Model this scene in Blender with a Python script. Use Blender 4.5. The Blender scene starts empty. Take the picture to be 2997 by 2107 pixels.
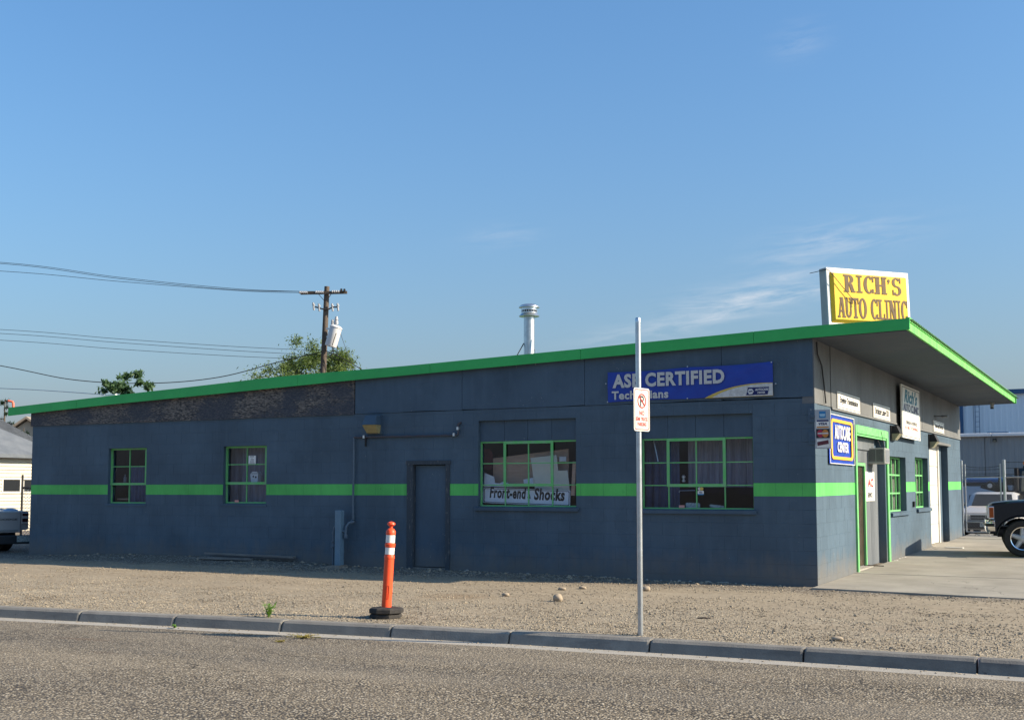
import bpy, bmesh, math, random
from mathutils import Vector, Matrix, noise as mnoise
random.seed(7)
R_ = math.radians
sc = bpy.context.scene
col = sc.collection

# ------------------------------------------------------------------ camera, sky, sun, exposure
F_PX, X0_PX, YH_PX = 3500.0, 1498.5, 1432.0
PITCH = math.atan(272/3500.0)
YAW = R_(28.1)
CAM = Vector((4.625, -18.729, 1.5))
c_, s_ = math.cos(YAW), math.sin(YAW)
V_R = Vector((c_, s_, 0)); V_F0 = Vector((-s_, c_, 0)); V_Z = Vector((0, 0, 1))
V_F = V_F0*math.cos(PITCH) + V_Z*math.sin(PITCH)
V_U = -V_F0*math.sin(PITCH) + V_Z*math.cos(PITCH)
cam_d = bpy.data.cameras.new('camera'); cam = bpy.data.objects.new('camera', cam_d); col.objects.link(cam)
cam.matrix_world = Matrix(((V_R.x, V_U.x, -V_F.x, CAM.x), (V_R.y, V_U.y, -V_F.y, CAM.y), (V_R.z, V_U.z, -V_F.z, CAM.z), (0, 0, 0, 1)))
cam_d.sensor_width = 36; cam_d.lens = F_PX/2997*36
cam_d.shift_y = (1160-1053.5)/2997
cam_d.clip_start = 0.1; cam_d.clip_end = 3000
sc.camera = cam

SUN_AZ, SUN_EL = R_(14.0), R_(28.5)         # measured from the long wall's direction (+X) towards +Y
SUN_DIR = Vector((math.cos(SUN_EL)*math.cos(SUN_AZ), math.cos(SUN_EL)*math.sin(SUN_AZ), math.sin(SUN_EL)))
w = bpy.data.worlds.new('World'); sc.world = w; w.use_nodes = True
nt = w.node_tree; nt.nodes.clear()
wo = nt.nodes.new('ShaderNodeOutputWorld'); bg = nt.nodes.new('ShaderNodeBackground'); bg.inputs['Strength'].default_value = 0.104
sky = nt.nodes.new('ShaderNodeTexSky'); sky.sky_type = 'NISHITA'; sky.sun_disc = False
sky.sun_elevation = SUN_EL; sky.sun_rotation = math.pi/2 - SUN_AZ
sky.altitude = 0; sky.air_density = 1.5; sky.dust_density = 2.7; sky.ozone_density = 10.0
# thin cirrus wisps: streaky noise, only a little above the horizon
tc = nt.nodes.new('ShaderNodeTexCoord')
def wnode(t, **k):
    n = nt.nodes.new(t)
    for a, b in k.items(): setattr(n, a, b)
    return n
sep = wnode('ShaderNodeSeparateXYZ'); L = nt.links.new; L(tc.outputs['Generated'], sep.inputs[0])
def wm(op, a, b=0.0, c=0.0):
    n = wnode('ShaderNodeMath', operation=op)
    for i, x in enumerate((a, b, c)):
        if isinstance(x, bpy.types.NodeSocket): L(x, n.inputs[i])
        else: n.inputs[i].default_value = x
    return n.outputs[0]
az = wm('ARCTAN2', sep.outputs['X'], sep.outputs['Y']); el = wm('ARCSINE', sep.outputs['Z'])
cmb = wnode('ShaderNodeCombineXYZ'); L(wm('MULTIPLY', az, 15.0), cmb.inputs[0]); L(wm('ADD', wm('MULTIPLY', el, 95.0), wm('MULTIPLY', az, -9.0)), cmb.inputs[1])
nz = wnode('ShaderNodeTexNoise'); nz.inputs['Scale'].default_value = 1.2; nz.inputs['Detail'].default_value = 7; nz.inputs['Roughness'].default_value = .62; nz.inputs['Distortion'].default_value = .4
L(cmb.outputs[0], nz.inputs['Vector']); streak = wnode('ShaderNodeMapRange'); streak.inputs['From Min'].default_value = .40; streak.inputs['From Max'].default_value = .70; L(nz.outputs['Fac'], streak.inputs['Value'])
tot = 0.0
for px_, py_, wa, we, am in ((2120, 895, .045, .013, .95), (2330, 858, .04, .008, .7), (2440, 712, .055, .014, .62), (2300, 810, .03, .006, .4), (1900, 968, .05, .008, .45), (1470, 690, .03, .010, .22), (2340, 120, .02, .012, .25)):
    d = (V_F*F_PX + V_R*(px_-X0_PX) + V_U*(1160.0-py_)).normalized(); a0, e0 = math.atan2(d.x, d.y), math.asin(d.z)
    q = wm('ADD', wm('POWER', wm('DIVIDE', wm('SUBTRACT', az, a0), wa), 2.0), wm('POWER', wm('DIVIDE', wm('SUBTRACT', wm('SUBTRACT', el, e0), wm('MULTIPLY', wm('SUBTRACT', az, a0), .12)), we), 2.0))
    tot = wm('ADD', tot, wm('MULTIPLY', wm('EXPONENT', wm('MULTIPLY', q, -1.0)), am))
fac = wm('MULTIPLY', wm('MULTIPLY', tot, streak.outputs['Result']), .80)
mix = wnode('ShaderNodeMixRGB'); mix.inputs['Color2'].default_value = (3.5, 3.75, 4.1, 1); L(fac, mix.inputs['Fac'])
tint = wnode('ShaderNodeMixRGB', blend_type='MULTIPLY'); tint.inputs['Fac'].default_value = 1; tint.inputs['Color2'].default_value = (.87, .985, .97, 1); L(sky.outputs['Color'], tint.inputs['Color1']); hz = wnode('ShaderNodeMixRGB'); hz.inputs['Color2'].default_value = (2.75, 2.45, 3.2, 1); L(wm('MULTIPLY', wm('EXPONENT', wm('MULTIPLY', wm('MAXIMUM', el, 0.0), -6.0)), .42), hz.inputs['Fac']); L(tint.outputs['Color'], hz.inputs['Color1']); L(hz.outputs['Color'], mix.inputs['Color1']); L(mix.outputs['Color'], bg.inputs['Color']); L(bg.outputs['Background'], wo.inputs['Surface'])

sd = bpy.data.lights.new('sun', 'SUN'); sd.energy = 4.8; sd.angle = R_(0.53); sd.color = (1.0, .85, .64)
so = bpy.data.objects.new('sun', sd); col.objects.link(so); so.location = (20, 10, 30)
so.rotation_euler = (-SUN_DIR).to_track_quat('-Z', 'Y').to_euler()
vs = sc.view_settings; sc.display_settings.display_device = 'sRGB'
vs.view_transform = 'Standard'; vs.look = 'None'; vs.exposure = 1.0; vs.gamma = 1.0; vs.use_curve_mapping = False
sc.cycles.max_bounces = 8; sc.cycles.transparent_max_bounces = 12

# ------------------------------------------------------------------ surveying: photo pixel -> point on a known plane
def ray(px, py):
    return (V_F*F_PX + V_R*(px-X0_PX) + V_U*(1160.0-py)).normalized()
def onY(px, py, Y=0.0):
    d = ray(px, py); return CAM + d*((Y-CAM.y)/d.y)
def onX(px, py, X=0.0):
    d = ray(px, py); return CAM + d*((X-CAM.x)/d.x)
def onZ(px, py, Z=0.0):
    d = ray(px, py); return CAM + d*((Z-CAM.z)/d.z)
def atD(px, py, depth):
    d = ray(px, py); return CAM + d*(depth/d.dot(V_F0))

# ------------------------------------------------------------------ materials
MATS = {}
def mat(name, c1, c2=None, scale=6.0, rough=.7, metal=0.0, bump=0.0, bscale=60.0, spec=.35, lo=.35, hi=.65, stretch=None, coat=0):
    m = bpy.data.materials.new(name); m.use_nodes = True; MATS[name] = m
    t = m.node_tree; p = t.nodes['Principled BSDF']
    p.inputs['Roughness'].default_value = rough; p.inputs['Metallic'].default_value = metal
    p.inputs['Specular IOR Level'].default_value = spec
    if coat: p.inputs['Coat Weight'].default_value = coat; p.inputs['Coat Roughness'].default_value = .06
    p.inputs['Base Color'].default_value = (*c1, 1)
    g = t.nodes.new('ShaderNodeTexCoord')
    vec = g.outputs['Object']
    if stretch:
        mpn = t.nodes.new('ShaderNodeMapping'); mpn.inputs['Scale'].default_value = stretch
        t.links.new(vec, mpn.inputs['Vector']); vec = mpn.outputs['Vector']
    if c2:
        n = t.nodes.new('ShaderNodeTexNoise'); n.inputs['Scale'].default_value = scale; n.inputs['Detail'].default_value = 6; n.inputs['Roughness'].default_value = .65
        r = t.nodes.new('ShaderNodeMapRange'); r.inputs['From Min'].default_value = lo; r.inputs['From Max'].default_value = hi
        x = t.nodes.new('ShaderNodeMixRGB'); x.inputs['Color1'].default_value = (*c1, 1); x.inputs['Color2'].default_value = (*c2, 1)
        t.links.new(vec, n.inputs['Vector']); t.links.new(n.outputs['Fac'], r.inputs['Value']); t.links.new(r.outputs['Result'], x.inputs['Fac'])
        t.links.new(x.outputs['Color'], p.inputs['Base Color'])
    if bump:
        n = t.nodes.new('ShaderNodeTexNoise'); n.inputs['Scale'].default_value = bscale; n.inputs['Detail'].default_value = 5
        b = t.nodes.new('ShaderNodeBump'); b.inputs['Strength'].default_value = bump; b.inputs['Distance'].default_value = .01
        t.links.new(vec, n.inputs['Vector']); t.links.new(n.outputs['Fac'], b.inputs['Height']); t.links.new(b.outputs['Normal'], p.inputs['Normal'])
    return m

class N:                                                            # tiny node-graph helper
    def __init__(s, m): s.t = m.node_tree; s.p = s.t.nodes['Principled BSDF']
    def n(s, typ, ins=None, **k):
        n = s.t.nodes.new(typ)
        for a, b in k.items(): setattr(n, a, b)
        for a, b in (ins or {}).items():
            if isinstance(b, bpy.types.NodeSocket): s.t.links.new(b, n.inputs[a])
            else: n.inputs[a].default_value = b
        return n
    def pos(s): return s.n('ShaderNodeNewGeometry').outputs['Position']
    def noise(s, v, sc_, det=4, rough=.6): return s.n('ShaderNodeTexNoise', {'Vector': v, 'Scale': sc_, 'Detail': det, 'Roughness': rough}).outputs['Fac']
    def rng(s, v, a, b, c=0.0, d=1.0): return s.n('ShaderNodeMapRange', {'Value': v, 'From Min': a, 'From Max': b, 'To Min': c, 'To Max': d}).outputs['Result']
    def mix(s, f, a, b, mode='MIX'):
        if not isinstance(a, bpy.types.NodeSocket): a = (*a, 1)
        if not isinstance(b, bpy.types.NodeSocket): b = (*b, 1)
        return s.n('ShaderNodeMixRGB', {'Fac': f, 'Color1': a, 'Color2': b}, blend_type=mode).outputs['Color']
    def scale(s, v, xyz): return s.n('ShaderNodeMapping', {'Vector': v, 'Scale': xyz}).outputs['Vector']
    def math(s, op, a, b=0.0):
        n = s.n('ShaderNodeMath', operation=op)
        for i, x in enumerate((a, b)):
            if isinstance(x, bpy.types.NodeSocket): s.t.links.new(x, n.inputs[i])
            else: n.inputs[i].default_value = x
        return n.outputs[0]
    def bump(s, h, st, dist=.01): s.t.links.new(s.n('ShaderNodeBump', {'Height': h, 'Strength': st, 'Distance': dist}).outputs['Normal'], s.p.inputs['Normal'])
    def color(s, c): s.t.links.new(c, s.p.inputs['Base Color'])

WALL = (.064, .100, .136); GREEN = (.10, .47, .105)
def paint_mat(name, base, chips=True, rough=.62):
    m = mat(name, base, rough=rough, spec=.3); g = N(m); P = g.pos()
    big = g.noise(P, .8, 3); fine = g.noise(P, 34, 5)
    dk = tuple(v*.86 for v in base); lt = tuple(min(1, v*1.16) for v in base)
    c = g.mix(g.rng(big, .35, .65), dk, lt)
    c = g.mix(g.rng(g.noise(g.scale(P, (3, 3, .5)), 2.2, 4), .52, .75, 0, .35), c, tuple(min(1, v*1.35+.01) for v in base))
    dr_ = g.math('MULTIPLY', g.rng(g.noise(g.scale(P, (6, 6, .25)), 1.8, 5, .7), .55, .72), g.rng(g.noise(P, .7, 3), .45, .62)); c = g.mix(g.math('MULTIPLY', dr_, .30), c, tuple(min(1, v*1.5+.012) for v in base))
    pt = g.rng(g.noise(P, 1.7, 5, .7), .57, .60, 0, .22); c = g.mix(pt, c, tuple(v*.72 for v in base))
    if chips:
        zz_ = g.n('ShaderNodeSeparateXYZ', {'Vector': P}).outputs['Z']
        ds = g.math('MULTIPLY', g.rng(g.math('ADD', zz_, g.math('MULTIPLY', g.noise(g.scale(P, (2.2, 2.2, 1.2)), 1.6, 5, .7), -.75)), .12, -.28), .55); c = g.mix(ds, c, (.17, .145, .115))
        a = g.noise(P, 26, 4, .7); b = g.noise(P, 1.3, 3)
        k = g.math('MULTIPLY', g.rng(a, .675, .70), g.rng(b, .50, .60))
        c = g.mix(k, c, (.42, .43, .42))
        k2 = g.math('MULTIPLY', g.rng(g.noise(P, 19, 3, .6), .715, .74), g.rng(g.noise(P, .9, 2), .5, .6))
        c = g.mix(k2, c, (.02, .022, .026))
    g.color(c); g.bump(g.math('ADD', fine, g.math('MULTIPLY', g.noise(P, 110, 3), .5)), .35, .006)
    return m
M_wall = paint_mat('wall_paint', WALL)
M_green = paint_mat('stripe_paint', GREEN)
M_upper = paint_mat('upper_paint', (.138, .142, .143), chips=False)
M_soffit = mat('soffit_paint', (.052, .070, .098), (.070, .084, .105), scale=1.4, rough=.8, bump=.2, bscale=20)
M_panel = paint_mat('panel_paint', (.060, .096, .135))
M_fascia = mat('fascia_paint', (.046, .45, .11), (.038, .39, .095), scale=1.2, rough=.5, bump=.1, bscale=15)
M_fascia2 = mat('fascia_paint_worn', (.17, .52, .12), (.08, .38, .09), scale=4, rough=.6, bump=.3, bscale=25, lo=.42, hi=.72, stretch=(1, 1, .5))
M_framegreen = mat('frame_green', (.12, .50, .13), (.20, .44, .21), scale=9, rough=.55, bump=.15, bscale=40)
M_osb = mat('osb_peeled', WALL, rough=.9, spec=.1); g = N(M_osb); P = g.pos()
fl = g.n('ShaderNodeTexVoronoi', {'Vector': g.scale(P, (13, 13, 42)), 'Scale': 1.5}).outputs['Color']
flk = g.n('ShaderNodeSeparateColor', {'Color': fl}).outputs['Red']
wood = g.mix(flk, (.035, .037, .044), (.255, .222, .19))
xs = g.n('ShaderNodeSeparateXYZ', {'Vector': P}).outputs['X']
pm = g.math('ADD', g.noise(g.scale(P, (1, 1, 1.6)), .95, 2), g.math('MULTIPLY', g.noise(g.scale(P, (1, 1, 2.2)), 13, 5, .75), .42))
peel = g.math('MULTIPLY', g.rng(pm, .665, .75), g.rng(xs, -18.5, -12.5, .5, 1))
grain = g.rng(g.noise(g.scale(P, (5, 5, 16)), 3.6, 6, .8), .46, .62)
cc = g.mix(g.math('MULTIPLY', grain, .6), (.058, .066, .082), (.17, .155, .15))
g.color(g.mix(peel, cc, wood)); g.bump(g.math('ADD', flk, peel), .7, .006)

M_gravel = mat('gravel_ground', (.3, .25, .19), rough=.95, spec=.1); g = N(M_gravel); P = g.pos()
v1 = g.n('ShaderNodeTexVoronoi', {'Vector': P, 'Scale': 42}); v2 = g.n('ShaderNodeTexVoronoi', {'Vector': P, 'Scale': 85})
f1 = g.n('ShaderNodeSeparateColor', {'Color': v1.outputs['Color']}); f2 = g.n('ShaderNodeSeparateColor', {'Color': v2.outputs['Color']})
st = g.mix(f1.outputs['Red'], (.07, .057, .042), (.46, .395, .295)); st2 = g.mix(f2.outputs['Green'], (.10, .083, .062), (.42, .36, .27))
stone = g.mix(g.rng(f1.outputs['Blue'], .45, .55), st, st2)
fines = g.mix(g.rng(g.noise(P, 16, 6, .7), .35, .65), (.205, .17, .125), (.32, .27, .20))
msk = g.math('ADD', g.noise(g.scale(P, (.5, 1.3, 1)), 1.1, 4), g.math('MULTIPLY', g.rng(g.n('ShaderNodeSeparateXYZ', {'Vector': P}).outputs['Y'], -6.0, -2.5, .16, -.12), 1.0))
cg = g.mix(g.rng(msk, .44, .6), fines, stone)
tr = g.rng(g.noise(g.scale(P, (.16, 2.0, 1)), 1.5, 5), .50, .66, 0, .55)
cg = g.mix(tr, cg, (.315, .27, .205))
cg = g.mix(g.rng(g.noise(P, .55, 4), .6, .75, 0, .35), cg, (.20, .15, .11))
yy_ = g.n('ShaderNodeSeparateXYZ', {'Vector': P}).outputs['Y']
dirt_shade_ = g.rng(g.math('ADD', yy_, g.math('MULTIPLY', g.noise(g.scale(P, (.8, 1.4, 1)), 1.3, 5, .65), 1.3)), -.55, -.1, 0, .85)  # band along the wall foot: some dirt, plus the building's shadow painted in
dirt = g.mix(g.rng(g.noise(P, 22, 6, .75), .38, .66), (.075, .064, .053), (.165, .14, .115)); dirt = g.mix(g.rng(f1.outputs['Red'], .82, .86), dirt, (.36, .325, .275))  # dirt tones, darkened so the shaded strip is deeper in the colour
cg = g.mix(dirt_shade_, cg, dirt)
sxx = g.n('ShaderNodeSeparateXYZ', {'Vector': P}); dd_ = g.math('ADD', g.math('POWER', g.math('MULTIPLY', g.math('ADD', sxx.outputs['X'], 4.35), 1.6), 2.0), g.math('POWER', g.math('MULTIPLY', g.math('ADD', sxx.outputs['Y'], 3.6), 1.4), 2.0))
cg = g.mix(g.math('MULTIPLY', g.rng(g.math('ADD', dd_, g.math('MULTIPLY', g.noise(P, 3, 5), 1.6)), 1.6, .6), .55), cg, (.19, .125, .07))
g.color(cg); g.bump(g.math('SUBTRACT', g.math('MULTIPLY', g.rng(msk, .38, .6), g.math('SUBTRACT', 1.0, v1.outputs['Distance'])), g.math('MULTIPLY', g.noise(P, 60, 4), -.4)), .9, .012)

M_road = mat('chip_seal', (.2, .18, .16), rough=.9, spec=.2); g = N(M_road); P = g.pos()
v1 = g.n('ShaderNodeTexVoronoi', {'Vector': P, 'Scale': 46, 'Randomness': 1.0}); v2 = g.n('ShaderNodeTexVoronoi', {'Vector': P, 'Scale': 105})
f1 = g.n('ShaderNodeSeparateColor', {'Color': v1.outputs['Color']})
chip = g.mix(f1.outputs['Red'], (.088, .070, .047), (.395, .325, .226))
chip = g.mix(g.rng(f1.outputs['Green'], .78, .82), chip, (.52, .455, .35))
chip = g.mix(g.rng(v1.outputs['Distance'], .36, .62), chip, (.035, .032, .03))
chip = g.mix(g.rng(g.noise(P, 58, 4, .75), .52, .66, 0, .8), chip, (.045, .038, .031))
chip = g.mix(g.rng(g.noise(g.scale(P, (.35, 1.2, 1)), .7, 4), .42, .72, 0, .35), chip, (.33, .28, .21))
bl = g.noise(g.scale(P, (1.0, 3.0, 1)), 1.2, 3)
ck = g.n('ShaderNodeTexVoronoi', {'Vector': g.n('ShaderNodeVectorMath', {0: P, 1: g.n('ShaderNodeTexNoise', {'Vector': P, 'Scale': .9, 'Detail': 5}).outputs['Color']}, operation='ADD').outputs[0], 'Scale': .33}, feature='DISTANCE_TO_EDGE').outputs['Distance']
chip = g.mix(g.math('MULTIPLY', g.rng(ck, .0045, .001), g.rng(g.noise(P, .35, 2), .46, .54, 0, .85)), chip, (.03, .027, .024))
wp = g.rng(g.noise(g.scale(P, (.05, .9, 1)), .8, 3), .45, .65, 0, .30); chip = g.mix(wp, chip, (.15, .135, .115))
sx_ = g.n('ShaderNodeSeparateXYZ', {'Vector': P}); d_ = g.math('ADD', g.math('POWER', g.math('MULTIPLY', g.math('ADD', sx_.outputs['X'], 6.3), 1.5), 2.0), g.math('POWER', g.math('MULTIPLY', g.math('ADD', sx_.outputs['Y'], 8.75), 6.0), 2.0))
sp = g.math('MULTIPLY', g.rng(g.math('ADD', d_, g.math('MULTIPLY', g.noise(P, 5, 5), 1.6)), 1.5, .7), .6); chip = g.mix(sp, chip, (.12, .085, .06))
g.color(g.mix(g.rng(bl, .68, .78, 0, .6), chip, (.12, .085, .06)))
g.bump(g.math('SUBTRACT', 1.0, v1.outputs['Distance']), .9, .01)

M_conc = mat('concrete', (.36, .335, .29), rough=.9, spec=.2); g = N(M_conc); P = g.pos()
cc = g.mix(g.rng(g.noise(P, 1.1, 5), .35, .65), (.225, .208, .178), (.315, .292, .25))
cc = g.mix(g.rng(g.noise(P, 30, 5, .7), .45, .7, 0, .5), cc, (.24, .22, .19))
cr = g.n('ShaderNodeTexVoronoi', {'Vector': g.n('ShaderNodeVectorMath', {0: P, 1: g.n('ShaderNodeTexNoise', {'Vector': P, 'Scale': 1.2, 'Detail': 4}).outputs['Color']}, operation='ADD').outputs[0], 'Scale': .5}, feature='DISTANCE_TO_EDGE').outputs['Distance']
cc = g.mix(g.math('MULTIPLY', g.rng(cr, .006, .0, 0, 1), g.rng(g.noise(P, .6, 2), .45, .55)), cc, (.09, .08, .07))
cc = g.mix(g.rng(g.noise(g.scale(P, (.5, 2, 1)), .8, 4), .56, .72, 0, .45), cc, (.24, .20, .155))
g.color(cc); g.bump(g.noise(P, 70, 4), .25, .006)
M_kerb = mat('kerb_concrete', (.22, .208, .19), (.31, .295, .265), scale=3.0, rough=.92, spec=.2, bump=.4, bscale=60)
g = N(M_kerb); P = g.pos()
kc = g.mix(g.rng(g.noise(P, 3, 6, .7), .35, .65), (.165, .157, .145), (.245, .233, .21)); kc = g.mix(g.rng(g.noise(g.scale(P, (.8, .8, 3)), 1.6, 6, .75), .54, .66, 0, .6), kc, (.11, .105, .10))
kc = g.mix(g.rng(g.noise(P, 14, 4, .7), .66, .70, 0, .7), kc, (.06, .057, .055)); kc = g.mix(g.rng(g.noise(g.scale(P, (.3, .3, 1)), .9, 3), .52, .62, 0, .35), kc, (.29, .27, .23)); kc = g.mix(g.rng(g.n('ShaderNodeObjectInfo').outputs['Random'], 0, 1, 0, .38), kc, (.13, .125, .115)); g.color(kc)
M_gutter = mat('gutter_concrete', (.32, .30, .265), (.23, .21, .18), scale=5, rough=.92, spec=.2, bump=.3, bscale=70, lo=.5, hi=.8)
M_dirt = mat('dirt', (.16, .13, .10), (.25, .205, .16), scale=8, rough=.98, bump=.6, bscale=40)

M_white = mat('white_paint', (.60, .58, .53), (.53, .51, .46), scale=3, rough=.5)
M_signwhite = mat('sign_white', (.78, .77, .72), (.72, .70, .64), scale=4, rough=.4)
M_black = mat('black_paint', (.012, .012, .014), rough=.45)
M_rubber = mat('rubber', (.022, .021, .022), (.04, .036, .032), scale=12, rough=.85, bump=.2)
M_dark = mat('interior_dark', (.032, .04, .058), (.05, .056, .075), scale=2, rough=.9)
M_steel = mat('galvanised_steel', (.56, .58, .60), (.44, .46, .48), scale=7, rough=.34, metal=.9, bump=.05, bscale=20)
M_alu = mat('sheet_aluminium', (.62, .63, .64), (.52, .53, .55), scale=5, rough=.3, metal=.9)
M_chrome = mat('chrome', (.82, .82, .83), rough=.08, metal=1.0)
M_orange = mat('orange_plastic', (.80, .090, .022), (.70, .075, .03), scale=5, rough=.42, bump=.05)
M_reflect = mat('reflective_sheet', (.80, .78, .74), (.70, .68, .64), scale=9, rough=.35)
M_red = mat('red_print', (.33, .025, .02), rough=.5)
M_yellow = mat('yellow_sign_face', (.84, .52, .03), (.80, .485, .035), scale=2, rough=.4)
M_brown = mat('brown_lettering', (.105, .062, .03), (.14, .085, .045), scale=9, rough=.6)
M_blue = mat('banner_blue', (.014, .045, .30), (.018, .055, .35), scale=3, rough=.42)
M_navy = mat('navy_print', (.012, .018, .10), rough=.5)
M_teal = mat('teal_print', (.03, .19, .27), rough=.5)
M_lblue = mat('light_blue_print', (.45, .66, .74), rough=.5)
M_cardblue = mat('card_blue', (.03, .20, .42), rough=.4)
M_cardred = mat('card_red', (.36, .03, .06), rough=.4)
M_cardorange = mat('card_orange', (.55, .22, .05), rough=.4)
M_gold = mat('gold_print', (.55, .38, .06), (.6, .44, .12), scale=6, rough=.5)
M_bannerorange = mat('orange_print', (.85, .40, .05), rough=.45)
M_silver = mat('weathered_print', (.62, .62, .60), (.46, .45, .42), scale=18, rough=.6)
M_pink = mat('pink_sticker', (.62, .30, .26), rough=.6)
M_cardboard = mat('cardboard', (.60, .40, .28), (.48, .31, .21), scale=3, rough=.85, stretch=(1, 1, 9))
M_cream = mat('cream_board', (.78, .73, .58), (.70, .65, .52), scale=2, rough=.8)
M_paper = mat('white_paper', (.78, .78, .76), (.68, .68, .66), scale=5, rough=.8)
M_wood = mat('pole_wood', (.125, .098, .078), (.068, .054, .045), scale=3, rough=.9, bump=.4, bscale=18, stretch=(4, 4, .4))
M_lumber = mat('weathered_lumber', (.25, .235, .215), (.14, .13, .12), scale=4, rough=.9, bump=.3, stretch=(.5, 6, 6))
M_stone = mat('pale_stone', (.37, .30, .22), (.29, .235, .17), scale=7, rough=.9, bump=.3, bscale=30)
M_pebble = mat('pebbles', (.31, .262, .195), (.18, .15, .112), scale=.9, rough=.95, lo=.4, hi=.6)
M_brownglass = mat('brown_door', (.06, .04, .028), (.035, .025, .02), scale=3, rough=.25)
M_lens = mat('lamp_lens', (.40, .32, .14), (.32, .26, .13), scale=14, rough=.3, bump=.4, bscale=50)
M_lens2 = mat('lamp_lens_pale', (.34, .31, .20), (.26, .25, .17), scale=14, rough=.3, bump=.4, bscale=50)
M_bronze = mat('bronze_housing', (.018, .017, .018), (.03, .028, .028), scale=5, rough=.5)
M_greyhouse = mat('asphalt_shingle', (.10, .115, .135), (.14, .155, .175), scale=2.2, rough=.9, bump=.3, bscale=30)
M_siding = mat('white_siding', (.52, .49, .41), (.47, .445, .37), scale=2, rough=.7)
M_beige = mat('beige_stucco', (.42, .36, .28), (.37, .32, .25), scale=2, rough=.8)
M_bluemetal = mat('blue_steel_wall', (.58, .67, .74), (.61, .70, .77), scale=.6, rough=.55)
M_greymetal = mat('grey_steel_wall', (.235, .25, .255), (.26, .275, .28), scale=.7, rough=.55)
M_rooftrim = mat('white_trim', (.78, .78, .78), (.7, .7, .7), scale=4, rough=.5)
M_leaf = {}
def leafmat(name, a, b):
    m = mat(name, a, b, scale=1.3, rough=.55, spec=.25, lo=.42, hi=.58); t = m.node_tree; p = t.nodes['Principled BSDF']
    tr = t.nodes.new('ShaderNodeBsdfTranslucent'); tr.inputs['Color'].default_value = (a[0]*1.5, a[1]*1.6, a[2]*.8, 1)
    mx = t.nodes.new('ShaderNodeMixShader'); mx.inputs['Fac'].default_value = .3
    t.links.new(p.outputs[0], mx.inputs[1]); t.links.new(tr.outputs[0], mx.inputs[2]); t.links.new(mx.outputs[0], t.nodes['Material Output'].inputs['Surface'])
    return m
M_leafA = leafmat('leaf_dark_green', (.055, .105, .05), (.08, .14, .065))
M_leafB = leafmat('leaf_pale_green', (.125, .17, .055), (.075, .115, .04))
M_leafC = leafmat('leaf_conifer', (.035, .065, .04), (.05, .085, .05))
M_weed = leafmat('leaf_weed', (.13, .25, .04), (.09, .19, .03))
M_dry = leafmat('leaf_dry_grass', (.30, .24, .07), (.18, .17, .05))
def carpaint(name, c, rough=.25): return mat(name, c, tuple(v*.93 for v in c), scale=1.5, rough=rough, spec=.35, coat=.2)
M_carblack = carpaint('black_car_paint', (.004, .009, .018), .18); M_carwhite = carpaint('white_car_paint', (.43, .42, .41), .4); M_carblue = carpaint('blue_car_paint', (.03, .10, .25), .35)
M_carltblue = carpaint('pale_blue_car_paint', (.30, .40, .52), .35)
M_hood = mat('hood_reflection_blotches', (.46, .42, .39), (.28, .235, .22), scale=9, rough=.55, lo=.42, hi=.62)  # reflections on the bonnet, put into the colour as blotches
M_amber = mat('amber_lens', (.30, .065, .012), (.24, .05, .012), scale=8, rough=.15)
M_beacon = mat('amber_beacon', (.75, .18, .02), rough=.15)
M_headlamp = mat('headlamp_lens', (.66, .62, .52), (.55, .52, .45), scale=14, rough=.12)
M_taillamp = mat('tail_lamp', (.02, .016, .02), (.06, .012, .014), scale=8, rough=.2)
M_porcelain = mat('insulator_porcelain', (.36, .36, .37), rough=.25)
M_tank = mat('transformer_tank', (.62, .62, .62), (.56, .56, .56), scale=2, rough=.4)
M_wire = mat('wire_black', (.012, .012, .014), rough=.6)
M_wirel = mat('wire_aluminium', (.36, .37, .38), rough=.4, metal=.6)
M_roofsheet = mat('roof_sheet', (.16, .26, .16), (.12, .20, .13), scale=3, rough=.5)
M_acbeige = mat('air_conditioner_shell', (.28, .29, .285), (.23, .24, .235), scale=4, rough=.5)
M_silverpaint = mat('silver_paint', (.52, .53, .55), (.46, .47, .49), scale=4, rough=.3, metal=.25)
M_grille = mat('grille_dark', (.035, .038, .042), rough=.6)
M_corr = mat('corrugated_grey', (.165, .18, .195), (.13, .145, .158), scale=3, rough=.55, stretch=(4, 4, .5))
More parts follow.
